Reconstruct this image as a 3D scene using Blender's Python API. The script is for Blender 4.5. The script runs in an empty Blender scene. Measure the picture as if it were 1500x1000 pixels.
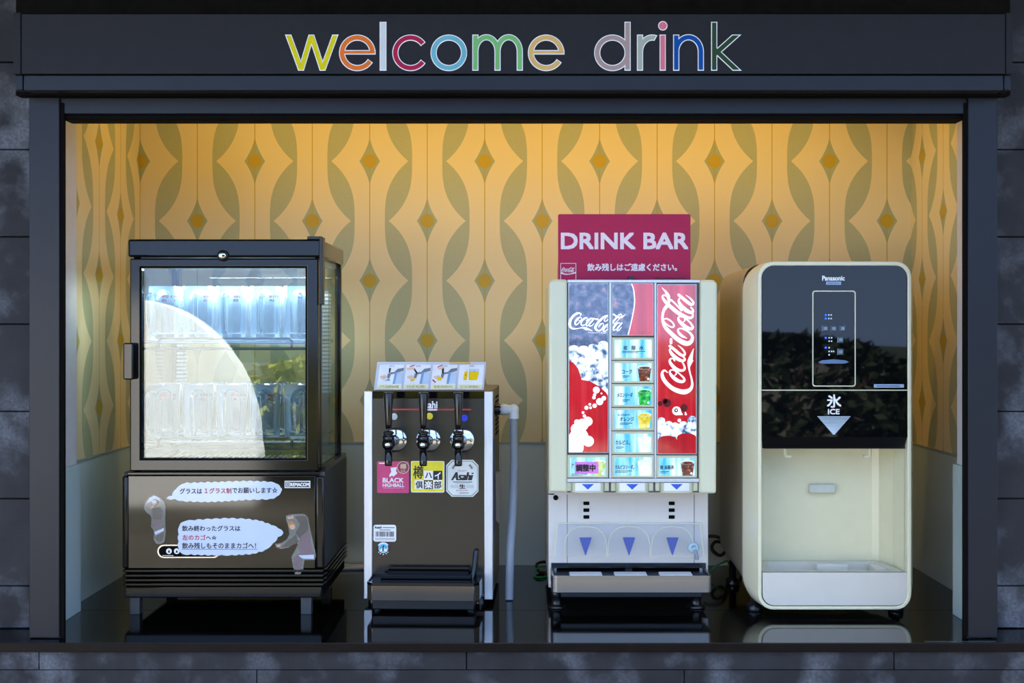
import bpy, bmesh, math, random
from mathutils import Vector, Matrix, noise as mnoise
random.seed(7)
S = bpy.context.scene
COL = S.collection
R = math.radians

# ------------------------------------------------------------------ camera
F, D, VX, VY, ZC = 1740.0, 2.405, 762.0, 487.0, 1.53     # focal px, distance to counter edge, vanishing point, eye height
cam = bpy.data.cameras.new('camera'); cam_o = bpy.data.objects.new('camera', cam); COL.objects.link(cam_o)
cam_o.location = (0, -D, ZC); cam_o.rotation_euler = (R(90), 0, 0)
cam.sensor_width = 36; cam.lens = F / 1500 * 36
cam.shift_x = (750 - VX) / 1500; cam.shift_y = (VY - 500) / 1500
cam.clip_end = 500
S.camera = cam_o
# ------------------------------------------------------------------ world, sun, exposure
SUN_EL, SUN_AZ = 50, 28                                   # sun stands behind the building, so the niche is in shade
w = bpy.data.worlds.new('sky'); S.world = w; w.use_nodes = True
nt = w.node_tree; bg = nt.nodes['Background']
tc_ = nt.nodes.new('ShaderNodeTexCoord'); sx_ = nt.nodes.new('ShaderNodeSeparateXYZ'); nt.links.new(tc_.outputs['Generated'], sx_.inputs[0])
rp_ = nt.nodes.new('ShaderNodeValToRGB'); nt.links.new(sx_.outputs[2], rp_.inputs[0])      # clear blue sky, paler towards the horizon all round
for e_, (p_, c_) in zip([rp_.color_ramp.elements[0], rp_.color_ramp.elements[1], rp_.color_ramp.elements.new(.3)], ((0, (.40, .57, .92, 1)), (1, (.10, .24, .62, 1)), (.3, (.26, .46, .86, 1)))): e_.position = p_; e_.color = c_
nt.links.new(rp_.outputs[0], bg.inputs[0]); bg.inputs[1].default_value = 2.2
sun = bpy.data.lights.new('sun', 'SUN'); sun.energy = 22.0; sun.angle = R(0.6); sun.color = (1, .95, .87)
sun_o = bpy.data.objects.new('sun', sun); COL.objects.link(sun_o)
sd = Vector((math.sin(R(SUN_AZ)) * math.cos(R(SUN_EL)), math.cos(R(SUN_AZ)) * math.cos(R(SUN_EL)), math.sin(R(SUN_EL))))
sun_o.rotation_euler = sd.to_track_quat('Z', 'Y').to_euler(); sun_o.location = (2, 6, 8)
vs = S.view_settings; vs.view_transform = 'Standard'; vs.look = 'None'; vs.gamma = 1; vs.use_curve_mapping = False
vs.exposure = 0.6

# ------------------------------------------------------------------ helpers
def lin(c): return tuple(((v / 255) / 12.92 if v / 255 <= .04045 else ((v / 255 + .055) / 1.055) ** 2.4) for v in c) + (1,)
class N:                                                   # tiny expression language for math nodes
    def __init__(s, t, sock): s.t, s.s = t, sock
    def _op(s, op, o=None, o2=None, rev=False):
        n = s.t.nodes.new('ShaderNodeMath'); n.operation = op
        a = [s, o, o2]
        if rev: a = [o, s, o2]
        for i, v in enumerate(a):
            if v is None: continue
            if isinstance(v, N): s.t.links.new(v.s, n.inputs[i])
            else: n.inputs[i].default_value = v
        return N(s.t, n.outputs[0])
    def __add__(s, o): return s._op('ADD', o)
    def __radd__(s, o): return s._op('ADD', o)
    def __sub__(s, o): return s._op('SUBTRACT', o)
    def __rsub__(s, o): return s._op('SUBTRACT', o, rev=True)
    def __mul__(s, o): return s._op('MULTIPLY', o)
    def __rmul__(s, o): return s._op('MULTIPLY', o)
    def __truediv__(s, o): return s._op('DIVIDE', o)
    def lt(s, o): return s._op('LESS_THAN', o)
    def gt(s, o): return s._op('GREATER_THAN', o)
    def mod2(s): return s._op('FLOORED_MODULO', 2.0)
    def abs(s): return s._op('ABSOLUTE')
    def pw(s, e): return s._op('POWER', e)
    def mx(s, o): return s._op('MAXIMUM', o)
    def sqrt(s): return s._op('SQRT')
def newmat(name):
    m = bpy.data.materials.new(name); m.use_nodes = True
    return m, m.node_tree, m.node_tree.nodes['Principled BSDF']
def noise_node(t, scale, detail=4, stretch=None, coord='Object'):
    tc = t.nodes.new('ShaderNodeTexCoord'); n = t.nodes.new('ShaderNodeTexNoise'); n.inputs['Scale'].default_value = scale; n.inputs['Detail'].default_value = detail
    if stretch:
        mp = t.nodes.new('ShaderNodeMapping'); mp.inputs['Scale'].default_value = stretch
        t.links.new(tc.outputs[coord], mp.inputs[0]); t.links.new(mp.outputs[0], n.inputs['Vector'])
    else: t.links.new(tc.outputs[coord], n.inputs['Vector'])
    return n
def ramp(t, src, stops):
    r = t.nodes.new('ShaderNodeValToRGB'); els = r.color_ramp.elements
    while len(els) < len(stops): els.new(.5)
    for e, (p, c) in zip(els, stops): e.position = p; e.color = c
    t.links.new(src, r.inputs[0]); return r.outputs[0]
def pm(name, col, rough=.5, metal=0, spec=.5, var=.08, scale=30, bump=0, coat=0, emit=0, stretch=None, rvar=0):
    m, t, b = newmat(name); c = lin(col)
    n = noise_node(t, scale, 4, stretch)
    lo = tuple(v * (1 - var) for v in c[:3]) + (1,); hi = tuple(min(1, v * (1 + var)) for v in c[:3]) + (1,)
    o = ramp(t, n.outputs['Fac'], [(.3, lo), (.7, hi)]); t.links.new(o, b.inputs['Base Color'])
    b.inputs['Roughness'].default_value = rough; b.inputs['Metallic'].default_value = metal; b.inputs['Specular IOR Level'].default_value = spec
    b.inputs['Coat Weight'].default_value = coat; b.inputs['Coat Roughness'].default_value = .05
    if rvar:
        mr = t.nodes.new('ShaderNodeMapRange'); mr.inputs[3].default_value = max(0, rough - rvar); mr.inputs[4].default_value = rough + rvar
        t.links.new(n.outputs['Fac'], mr.inputs[0]); t.links.new(mr.outputs[0], b.inputs['Roughness'])
    if bump:
        bn = t.nodes.new('ShaderNodeBump'); bn.inputs['Strength'].default_value = bump; bn.inputs['Distance'].default_value = .002
        t.links.new(n.outputs['Fac'], bn.inputs['Height']); t.links.new(bn.outputs[0], b.inputs['Normal'])
    if emit: t.links.new(o, b.inputs['Emission Color']); b.inputs['Emission Strength'].default_value = emit
    return m
def glassmat(name, tint=(235, 245, 245), ior=1.5, rough=.0, boost=1.0, haze=0.0, hazecol=(220, 230, 235), edge=0):
    m = bpy.data.materials.new(name); m.use_nodes = True; t = m.node_tree; t.nodes.remove(t.nodes['Principled BSDF'])
    out = t.nodes['Material Output']; tr = t.nodes.new('ShaderNodeBsdfTransparent'); tr.inputs[0].default_value = lin(tint)
    gl = t.nodes.new('ShaderNodeBsdfGlossy'); gl.inputs['Roughness'].default_value = rough
    fr = t.nodes.new('ShaderNodeFresnel'); fr.inputs['IOR'].default_value = ior
    n = noise_node(t, 6, 2); bp = t.nodes.new('ShaderNodeBump'); bp.inputs['Strength'].default_value = .02; bp.inputs['Distance'].default_value = .002
    t.links.new(n.outputs['Fac'], bp.inputs['Height']); t.links.new(bp.outputs[0], gl.inputs['Normal'])
    f = N(t, fr.outputs[0]) * boost
    mx = t.nodes.new('ShaderNodeMixShader'); t.links.new(f.s, mx.inputs[0]); t.links.new(tr.outputs[0], mx.inputs[1]); t.links.new(gl.outputs[0], mx.inputs[2])
    last = mx.outputs[0]
    if haze:
        df = t.nodes.new('ShaderNodeBsdfDiffuse'); df.inputs[0].default_value = lin(hazecol)
        m2 = t.nodes.new('ShaderNodeMixShader'); m2.inputs[0].default_value = haze
        if edge:
            t.links.new((N(t, fr.outputs[0]) * edge + haze).s, m2.inputs[0])
        t.links.new(last, m2.inputs[1]); t.links.new(df.outputs[0], m2.inputs[2]); last = m2.outputs[0]
    t.links.new(last, out.inputs[0]); return m

def pX(px, Y): return (px - VX) * (Y + D) / F              # photo pixel -> metres on the plane at depth Y
def pZ(py, Y): return ZC + (VY - py) * (Y + D) / F
class Pl:                                                   # a plane (or gently sloped sheet) at depth Y; p() gives the point below a pixel
    def __init__(s, Y): s.Y = Y
    def p(s, px, py, lift=0):
        Y = (s.Y(px, py) if callable(s.Y) else s.Y)
        return (pX(px, Y), Y - lift, pZ(py, Y))
TXT = {}
def text_geo(body):
    if body in TXT: return TXT[body]
    c = bpy.data.curves.new('t', 'FONT'); c.body = body; c.resolution_u = 3; c.fill_mode = 'BOTH' if hasattr(c, 'fill_mode') else c.fill_mode
    o = bpy.data.objects.new('t', c); COL.objects.link(o); bpy.context.view_layer.update()
    me = bpy.data.meshes.new_from_object(o.evaluated_get(bpy.context.evaluated_depsgraph_get()))
    vs_ = [(v.co.x, v.co.y) for v in me.vertices]; fs = [tuple(p.vertices) for p in me.polygons]
    bpy.data.objects.remove(o); bpy.data.curves.remove(c); bpy.data.meshes.remove(me)
    xs = [v[0] for v in vs_]; ys = [v[1] for v in vs_]
    TXT[body] = (vs_, fs, (min(xs), min(ys), max(xs), max(ys))); return TXT[body]
def rrect(x0, y0, x1, y1, r, n=5):
    pts = []
    for cx, cy, a0 in ((x1 - r, y0 + r, -90), (x1 - r, y1 - r, 0), (x0 + r, y1 - r, 90), (x0 + r, y0 + r, 180)):
        for i in range(n + 1):
            a = R(a0 + 90 * i / n); pts.append((cx + r * math.cos(a), cy + r * math.sin(a)))
    return pts
def disc(cx, cy, r, n=20, ry=None):
    ry = ry or r
    return [(cx + r * math.cos(2 * math.pi * i / n), cy + ry * math.sin(2 * math.pi * i / n)) for i in range(n)]
def catmull(pts, k=6):
    out = []
    P = [pts[0]] + list(pts) + [pts[-1]]
    for i in range(1, len(P) - 2):
        for j in range(k):
            t = j / k; a = []
            for q in range(len(pts[0])):
                p0, p1, p2, p3 = P[i - 1][q], P[i][q], P[i + 1][q], P[i + 2][q]
                a.append(.5 * (2 * p1 + (p2 - p0) * t + (2 * p0 - 5 * p1 + 4 * p2 - p3) * t * t + (3 * p1 - p0 - 3 * p2 + p3) * t ** 3))
            out.append(tuple(a))
    out.append(tuple(pts[-1])); return out
def clip(poly, a, b, c):                                    # keep a*x+b*y<=c
    out = []
    for i in range(len(poly)):
        p, q = poly[i], poly[(i + 1) % len(poly)]
        dp, dq = a * p[0] + b * p[1] - c, a * q[0] + b * q[1] - c
        if dp <= 0: out.append(p)
        if dp * dq < 0:
            t = dp / (dp - dq); out.append((p[0] + (q[0] - p[0]) * t, p[1] + (q[1] - p[1]) * t))
    return out
def ribbon(pts):                                            # [(x,y,w)] -> quads
    n = len(pts); L = []; Rr = []
    for i, (x, y, w_) in enumerate(pts):
        a = pts[max(0, i - 1)]; b = pts[min(n - 1, i + 1)]
        dx, dy = b[0] - a[0], b[1] - a[1]; l = math.hypot(dx, dy) or 1
        nx, ny = -dy / l * w_ / 2, dx / l * w_ / 2
        L.append((x + nx, y + ny)); Rr.append((x - nx, y - ny))
    return [[L[i], L[i + 1], Rr[i + 1], Rr[i]] for i in range(n - 1)]

class MB:
    def __init__(s): s.v, s.f, s.m, s.sm = [], [], [], []
    def add(s, vs_, fs, mat=0, smooth=False):
        o = len(s.v); s.v += [tuple(v) for v in vs_]
        for f in fs: s.f.append(tuple(i + o for i in f)); s.m.append(mat); s.sm.append(smooth)
        return s
    def box(s, x0, x1, y0, y1, z0, z1, mat=0):
        return s.add([(x0, y0, z0), (x1, y0, z0), (x1, y1, z0), (x0, y1, z0), (x0, y0, z1), (x1, y0, z1), (x1, y1, z1), (x0, y1, z1)],
                     [(0, 3, 2, 1), (4, 5, 6, 7), (0, 1, 5, 4), (1, 2, 6, 5), (2, 3, 7, 6), (3, 0, 4, 7)], mat)
    def pbox(s, px0, px1, py0, py1, Y, depth, mat=0):       # box whose front face fills a pixel rectangle at depth Y and goes back by depth
        return s.box(pX(px0, Y), pX(px1, Y), Y, Y + depth, pZ(py1, Y), pZ(py0, Y), mat)
    def prism(s, poly, y0, y1, mat=0, smooth=False):        # (x,z) outline extruded along Y
        n = len(poly); a = [(x, y0, z) for x, z in poly]; b = [(x, y1, z) for x, z in poly]
        s.add(a, [tuple(range(n))], mat); s.add(b, [tuple(reversed(range(n)))], mat)
        return s.add(a + b, [(i, n + i, n + (i + 1) % n, (i + 1) % n) for i in range(n)], mat, smooth)
    def pprism(s, pts, Y, depth, mat=0, smooth=False):
        return s.prism([(pX(x, Y), pZ(y, Y)) for x, y in pts], Y, Y + depth, mat, smooth)
    def ring(s, outer, inner, y0, y1, mat=0, smooth=False):
        n = len(outer); k = [(x, y, z) for y in (y0, y1) for q in (outer, inner) for x, z in q]
        fs = []
        for i in range(n):
            j = (i + 1) % n
            fs += [(i, j, n + j, n + i), (2 * n + i, 3 * n + i, 3 * n + j, 2 * n + j), (i, 2 * n + i, 2 * n + j, j), (n + i, n + j, 3 * n + j, 3 * n + i)]
        return s.add(k, fs, mat, smooth)
    def pring(s, outer, inner, Y, depth, mat=0, smooth=False):
        g = lambda q: [(pX(x, Y), pZ(y, Y)) for x, y in q]
        return s.ring(g(outer), g(inner), Y, Y + depth, mat, smooth)
    def poly(s, pts, pl, mat=0, lift=0):
        return s.add([pl.p(x, y, lift) for x, y in pts], [tuple(range(len(pts)))], mat)
    def rect(s, x0, y0, x1, y1, pl, mat=0, lift=0): return s.poly([(x0, y1), (x1, y1), (x1, y0), (x0, y0)], pl, mat, lift)
    def stroke(s, pts, pl, mat=0, lift=0, caps=True, k=5):
        pts = catmull(pts, k) if k else pts
        for q in ribbon(pts): s.poly(q, pl, mat, lift)
        if caps:
            for x, y, w_ in (pts[0], pts[-1]): s.poly(disc(x, y, w_ / 2, 10), pl, mat, lift)
        return s
    def text(s, body, box, pl, mat=0, lift=0, bold=0):
        vs_, fs, (a, b, c, d) = text_geo(body); x0, y0, x1, y1 = box
        offs = [(0, 0)] if not bold else [(-bold, -bold), (bold, -bold), (-bold, bold), (bold, bold), (0, 0)]
        for i, (ox, oy) in enumerate(offs):
            s.add([pl.p(x0 + (v[0] - a) / (c - a) * (x1 - x0) + ox, y1 - (v[1] - b) / (d - b) * (y1 - y0) + oy, lift + i * 4e-6) for v in vs_], fs, mat)
        return s
    def cyl(s, p0, p1, r0, r1=None, n=20, mat=0, caps=True):
        r1 = r0 if r1 is None else r1; p0, p1 = Vector(p0), Vector(p1); d = (p1 - p0).normalized(); u = d.orthogonal().normalized(); v = d.cross(u)
        a = [p0 + (u * math.cos(2 * math.pi * i / n) + v * math.sin(2 * math.pi * i / n)) * r0 for i in range(n)]
        b = [p1 + (u * math.cos(2 * math.pi * i / n) + v * math.sin(2 * math.pi * i / n)) * r1 for i in range(n)]
        s.add(a + b, [(i, (i + 1) % n, n + (i + 1) % n, n + i) for i in range(n)], mat, True)
        if caps: s.add(a, [tuple(reversed(range(n)))], mat); s.add(b, [tuple(range(n))], mat)
        return s
    def tube(s, pts, r, n=8, mat=0, k=6):
        pts = [Vector(p) for p in (catmull([tuple(p) for p in pts], k) if k else pts)]; rings = []; u = None
        for i, p in enumerate(pts):
            d = (pts[min(i + 1, len(pts) - 1)] - pts[max(i - 1, 0)]).normalized()
            u = d.orthogonal().normalized() if u is None else (u - d * u.dot(d)).normalized()
            v = d.cross(u); rr = r(i / (len(pts) - 1)) if callable(r) else r
            rings.append([p + (u * math.cos(2 * math.pi * j / n) + v * math.sin(2 * math.pi * j / n)) * rr for j in range(n)])
        vs_ = [q for g in rings for q in g]
        s.add(vs_, [(i * n + j, i * n + (j + 1) % n, (i + 1) * n + (j + 1) % n, (i + 1) * n + j) for i in range(len(rings) - 1) for j in range(n)], mat, True)
        s.add(rings[0], [tuple(reversed(range(n)))], mat); s.add(rings[-1], [tuple(range(n))], mat); return s
    def lathe(s, c, prof, n=24, mat=0, axis='Z', smooth=True):   # prof [(r, h)]
        c = Vector(c); vs_ = []
        for r, h in prof:
            for j in range(n):
                a = 2 * math.pi * j / n; x, y = r * math.cos(a), r * math.sin(a)
                vs_.append(c + (Vector((x, y, h)) if axis == 'Z' else Vector((x, h, y)) if axis == 'Y' else Vector((h, x, y))))
        return s.add(vs_, [(i * n + j, i * n + (j + 1) % n, (i + 1) * n + (j + 1) % n, (i + 1) * n + j) for i in range(len(prof) - 1) for j in range(n)], mat, smooth)
    def ball(s, c, r, mat=0, n=16, sc=(1, 1, 1)):
        c = Vector(c); vs_ = []; m = n // 2
        for i in range(m + 1):
            t = math.pi * i / m
            for j in range(n):
                a = 2 * math.pi * j / n; vs_.append(c + Vector((r * sc[0] * math.sin(t) * math.cos(a), r * sc[1] * math.sin(t) * math.sin(a), r * sc[2] * math.cos(t))))
        return s.add(vs_, [(i * n + j, (i + 1) * n + j, (i + 1) * n + (j + 1) % n, i * n + (j + 1) % n) for i in range(m) for j in range(n)], mat, True)
    def loft(s, secs, mat=0, smooth=True, cap=True):          # secs: [(y, [(x,z)...])]
        n = len(secs[0][1]); vs_ = [(x, y, z) for y, q in secs for x, z in q]
        s.add(vs_, [(i * n + j, (i + 1) * n + j, (i + 1) * n + (j + 1) % n, i * n + (j + 1) % n) for i in range(len(secs) - 1) for j in range(n)], mat, smooth)
        if cap:
            s.add([(x, secs[0][0], z) for x, z in secs[0][1]], [tuple(range(n))], mat); s.add([(x, secs[-1][0], z) for x, z in secs[-1][1]], [tuple(reversed(range(n)))], mat)
        return s
    def build(s, name, mats, parent=None, bevel=0, seg=2, fix=True, loc=None, flat=False):
        off = Vector(OFF.get(parent.name, (0, 0, 0))) if parent else Vector(loc or (0, 0, 0))
        me = bpy.data.meshes.new(name); me.from_pydata([tuple(Vector(v) - off) for v in s.v], [], s.f)
        for m in (mats if isinstance(mats, (list, tuple)) else [mats]): me.materials.append(m)
        for p, mi, sm in zip(me.polygons, s.m, s.sm): p.material_index = mi; p.use_smooth = sm
        if bevel or (fix and not flat):
            bm = bmesh.new(); bm.from_mesh(me)
            if bevel:
                bmesh.ops.remove_doubles(bm, verts=bm.verts, dist=1e-6); bmesh.ops.recalc_face_normals(bm, faces=bm.faces)
                es = [e for e in bm.edges if len(e.link_faces) == 2 and e.calc_face_angle(0) > R(35)]
                r = bmesh.ops.bevel(bm, geom=es, offset=bevel, segments=seg, profile=.5, affect='EDGES', clamp_overlap=True)
                for f in r['faces']: f.smooth = True
            else: bmesh.ops.recalc_face_normals(bm, faces=bm.faces)
            bm.to_mesh(me); bm.free()
        o = bpy.data.objects.new(name, me); COL.objects.link(o)
        if parent: o.parent = parent; OFF[o.name] = tuple(off)
        else: o.location = off; OFF[o.name] = tuple(off)
        return o
def prismz(mb, poly, z0, z1, mat=0, smooth=False):
    n = len(poly); a = [(x, y, z0) for x, y in poly]; b = [(x, y, z1) for x, y in poly]
    mb.add(a, [tuple(reversed(range(n)))], mat); mb.add(b, [tuple(range(n))], mat)
    return mb.add(a + b, [(i, (i + 1) % n, n + (i + 1) % n, n + i) for i in range(n)], mat, smooth)
YT_ = .12
OFF = {}
def thing(name, label, cat, loc, group=None):
    o = bpy.data.objects.new(name, None); o.empty_display_size = .05; COL.objects.link(o); o.location = loc; OFF[o.name] = tuple(loc)
    return tag(o, label, cat, group)
def tag(o, label=None, cat=None, group=None, kind=None):
    for k, v in (('label', label), ('category', cat), ('group', group), ('kind', kind)):
        if v: o[k] = v
    return o
def struct(o): o['kind'] = 'structure'; return o

# ------------------------------------------------------------------ materials
M = {}
M['frame'] = pm('frame_paint', (32, 35, 42), .35, .1, spec=.25, var=.06, scale=12)
M['fascia'] = pm('fascia_paint', (40, 41, 45), .5, .05, spec=.12, var=.05, scale=40)
M['black'] = pm('black_plastic', (14, 14, 16), .3, var=.1)
M['blackgloss'] = pm('black_gloss', (10, 10, 12), .06, spec=.35, var=.05, scale=4)
M['header'] = pm('header_shade', (16, 14, 12), .8, spec=.05, var=.3, scale=60)  # shade above the shutter box put into the colour
M['counter'] = pm('counter_lacquer', (9, 8, 8), .07, var=.2, scale=15, rvar=.03)
M['counter_edge'] = pm('counter_edge', (18, 12, 12), .35, spec=.15, var=.3, scale=30)
M['jamb'] = pm('jamb_paint', (205, 200, 197), .6, var=.03)
M['wains'] = pm('wainscot_laminate', (186, 200, 194), .35, var=.03, scale=3)
M['wtrim'] = pm('wainscot_trim', (150, 160, 150), .4)
M['ceil'] = pm('niche_ceiling', (215, 210, 200), .8)
M['shade_eave'] = pm('shade_eave_boards', (52, 45, 40), .7, var=.2, scale=8, stretch=(1, 12, 1))  # for the unseen roof slab added for shade
M['alu'] = pm('brushed_aluminium', (214, 218, 224), .36, .6, var=.05, scale=50, stretch=(4, 4, .3))
M['chrome'] = pm('chrome', (215, 215, 218), .12, 1, var=.03)
M['steel'] = pm('tray_steel', (150, 146, 142), .28, .9, var=.06, scale=10, stretch=(.3, 1, 4))
M['white'] = pm('white_plastic', (232, 232, 234), .4, var=.03)
M['print_white'] = pm('print_white', (245, 245, 248), .45, var=.01)
M['print_black'] = pm('print_black', (16, 16, 18), .5, var=.05)
M['print_red'] = pm('print_red', (176, 30, 42), .5, var=.04)
M['blue'] = pm('print_blue', (44, 92, 205), .45, var=.02)
M['slot'] = pm('dark_slot', (12, 10, 10), .8, spec=.08)

def stone(name, base, hi):
    m, t, b = newmat(name)
    n1 = noise_node(t, 14, 8); n2 = noise_node(t, 3.6, 6); n3 = noise_node(t, 160, 4)
    c1 = ramp(t, n1.outputs['Fac'], [(.3, lin(tuple(int(v * .78) for v in base))), (.62, lin(base))])
    k = N(t, n2.outputs['Fac']); k2 = N(t, n1.outputs['Fac'])
    msk = ramp(t, (k * k2 * 2).s, [(.48, (0, 0, 0, 1)), (.82, (1, 1, 1, 1))])
    mx = t.nodes.new('ShaderNodeMix'); mx.data_type = 'RGBA'; t.links.new((N(t, msk) * N(t, n3.outputs['Fac']) * 1.2).s, mx.inputs[0]); t.links.new(c1, mx.inputs[6]); mx.inputs[7].default_value = lin(hi)
    t.links.new(mx.outputs[2], b.inputs['Base Color']); b.inputs['Roughness'].default_value = .6; b.inputs['Specular IOR Level'].default_value = .2
    bn = t.nodes.new('ShaderNodeBump'); bn.inputs['Strength'].default_value = .35; bn.inputs['Distance'].default_value = .003
    t.links.new((N(t, n1.outputs['Fac']) + N(t, n3.outputs['Fac']) * .3).s, bn.inputs['Height']); t.links.new(bn.outputs[0], b.inputs['Normal'])
    return m
M['stone'] = stone('slate_tile', (49, 49, 53), (112, 116, 124))
M['grout'] = pm('grout', (22, 22, 23), .9)

YB = 0.813                                                  # back wall
XL, XR = -1.030, 1.058                                      # side walls
def wallpaper(name, which):
    m, t, b = newmat(name); g = t.nodes.new('ShaderNodeNewGeometry'); sp = t.nodes.new('ShaderNodeSeparateXYZ'); t.links.new(g.outputs['Position'], sp.inputs[0])
    X, Y, Z = (N(t, sp.outputs[i]) for i in range(3)); H = .1557; x0 = pX(710, YB)
    if which == 'back': u = (X - x0) / H
    elif which == 'left': u = (XL - x0) / H - (YB - Y) / H
    else: u = (YB - Y) / H + (XR - x0) / H
    v = (Z - pZ(236, YB)) / .1618
    e = ((u + 1).mod2() - 1).abs(); te = ((v + 1).mod2() - 1).abs(); eo = 1 - e; to = 1 - te
    bd = lambda q: (1 - q).pw(3) * .4083 + .2625
    leaf = e.gt(bd(te)) * eo.gt(bd(to))
    dm = lambda q: (1 - q * 2.26).mx(0).pw(1.7) * .18
    dia = e.lt(dm(te)).mx(eo.lt(dm(to)))
    ci = lambda a, q: ((a * 240).pw(2) + (q * 249).pw(2)).sqrt().lt(29)
    dot = ci(e, te).mx(ci(eo, to)); line = e.lt(.0075).mx(eo.lt(.0075)); gold = dot.mx(line)
    n = noise_node(t, 400, 2); fine = N(t, n.outputs['Fac'])
    def mix(fac, a, bcol):
        q = t.nodes.new('ShaderNodeMix'); q.data_type = 'RGBA'; t.links.new(fac.s, q.inputs[0])
        if isinstance(a, tuple): q.inputs[6].default_value = a
        else: t.links.new(a, q.inputs[6])
        q.inputs[7].default_value = bcol; return q.outputs[2]
    c = mix(leaf * (fine * .5 + .70), lin((224, 206, 160)), lin((170, 172, 136)))
    c = mix(dia, c, lin((162, 168, 136))); c = mix(gold, c, lin((186, 156, 40)))
    t.links.new(c, b.inputs['Base Color']); b.inputs['Roughness'].default_value = .5; b.inputs['Specular IOR Level'].default_value = .35
    return m
# ------------------------------------------------------------------ the niche
ZT = pZ(942, 0)                                             # counter top height
CEIL = ZC + .70
def wall_with(name, x0, x1, y0, y1, matname, panels):
    o = struct(MB().box(x0, x1, y0, y1, ZT - .02, CEIL).build(name, M[matname]))
    for (a, b_, c, d) in panels:
        q = MB().box(a, b_, c, d, ZT, pZ(650, YB)).build('wainscot_panel', M['wains'], o, bevel=.001)
        MB().box(a - .0015 * (a > 0), b_ + .0015 * (b_ < 0 and a < -.9), c - .0015 * (name == 'wall_back'), d, pZ(650, YB), pZ(647, YB)).build('cap_trim', M['wtrim'], o)
    return o
M['wp_back'] = wallpaper('wallpaper_back', 'back'); M['wp_left'] = wallpaper('wallpaper_left', 'left'); M['wp_right'] = wallpaper('wallpaper_right', 'right')
xs = [XL, -.62, -.02, .58, XR]
wall_with('wall_back', XL - .1, XR + .1, YB, YB + .1, 'wp_back', [(xs[i] + .0006, xs[i + 1] - .0006, YB - .004, YB) for i in range(4)])
JB = .277
wall_with('wall_left', XL - .1, XL, JB, YB, 'wp_left', [(XL, XL + .004, JB, YB - .004)])
wall_with('wall_right', XR, XR + .1, JB - .03, YB, 'wp_right', [(XR - .004, XR, JB - .03, YB - .004)])
struct(MB().box(XL - .1, XR + .1, .245, YB + .1, CEIL, CEIL + .06).build('ceiling', M['ceil']))
YP = .0375                                                  # front of the shutter posts
# white jamb boards with a low laminate panel
JL, JR = pX(93, .2), pX(1413.5, .2)
for i, (xa, xb, yb) in enumerate(((pX(52, .125), JL, JB), (JR, pX(1452, .125), JB - .03))):
    jm = MB().box(xa, xb, .125, yb, ZT, CEIL); jm.box(*((JL - .0065, JL) if i == 0 else (JR, JR + .0065)), YP + .015, .125, ZT, CEIL)
    j = struct(jm.build('trim_%d' % (4 + i), M['jamb']))
    a, b_ = (JL, JL + .009) if i == 0 else (JR - .009, JR)
    MB().box(a, b_, YP + .016, yb + .003, ZT, pZ(679, yb)).build('wainscot_panel', M['wains'], j, bevel=.001)
# ------------------------------------------------------------------ countertop
ct = thing('countertop', 'glossy black lacquered counter slab running under all four drink machines', 'countertop', (0, .4, ZT - .02))
prismz(MB(), [(-1.75, .004), (1.75, .004), (1.75, YT_ + .007), (XR, YT_ + .007), (XR, .2885), (XL, .2885), (XL, YT_ + .007), (-1.75, YT_ + .007)], ZT - .0175, ZT).build('slab', M['counter'], ct, bevel=.001)
MB().box(XL, XR, .2895, YB - .004, ZT - .0175, ZT).build('slab', M['counter'], ct)
MB().box(-1.75, 1.75, 0, .0035, ZT - .0180, ZT - .0008).build('front_edge', M['counter_edge'], ct, bevel=.001)
ms = MB(); ms.box(pX(1355, .012), pX(1402, .012), .012, .018, ZT, ZT + .0002).box(pX(1410, .012), pX(1459, .012), .012, .018, ZT, ZT + .0002)
ms.build('threshold_strip', M['steel'], ct)
# ------------------------------------------------------------------ facade of stone tiles
YT = .12
ztop = ZC + 1.05
WF = {-1: struct(MB().box(-2.3, pX(60, YT), YT + .008, YT + .12, ZT - .0005, ztop).build('wall_front_left', M['grout'])), 1: struct(MB().box(pX(1445, YT), 2.3, YT + .008, YT + .12, ZT - .0005, ztop).build('wall_front_right', M['grout']))}
struct(MB().box(pX(60, YT), pX(1445, YT), YT + .008, YT + .12, CEIL + .001, ztop).build('wall_front_top', M['grout']))
wf = struct(MB().box(-2.3, 2.3, .022, .11, 0, ZT - .0185).build('wall_front', M['grout']))
rows = [pZ(920, YT)] + [pZ(858 - 127.8 * i, YT) for i in range(0, 9)]
for side in (-1, 1):
    e0 = pX(48, YT) if side < 0 else pX(1456, YT)
    cols = [e0, e0 + side * .50, e0 + side * 1.1]
    for i in range(len(rows) - 1):
        for k in range(2):
            a, b_ = sorted((cols[k], cols[k + 1])); j = random.uniform(-.0008, .0008)
            MB().box(a + .001, b_ - .001, YT + j, YT + .010, rows[i] + .0011, rows[i + 1] - .0011).build('tile', M['stone'], WF[side], bevel=.0012, seg=1)
zr = [ZT - .0185, pZ(981, .012)]
while zr[-1] > .02: zr.append(max(0, zr[-1] - .186))
for i in range(len(zr) - 1):
    x = pX(57 if i % 2 == 0 else 376, .012) - .87 * 2
    while x < 2.2:
        a, b_ = max(x, -2.2), min(x + .87, 2.2)
        if b_ - a > .02: MB().box(a + .0009, b_ - .0009, .012 + random.uniform(-.0006, .0006), .024, zr[i + 1] + .0006, zr[i] - .0006).build('tile', M['stone'], wf, bevel=.001, seg=1)
        x += .87
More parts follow.
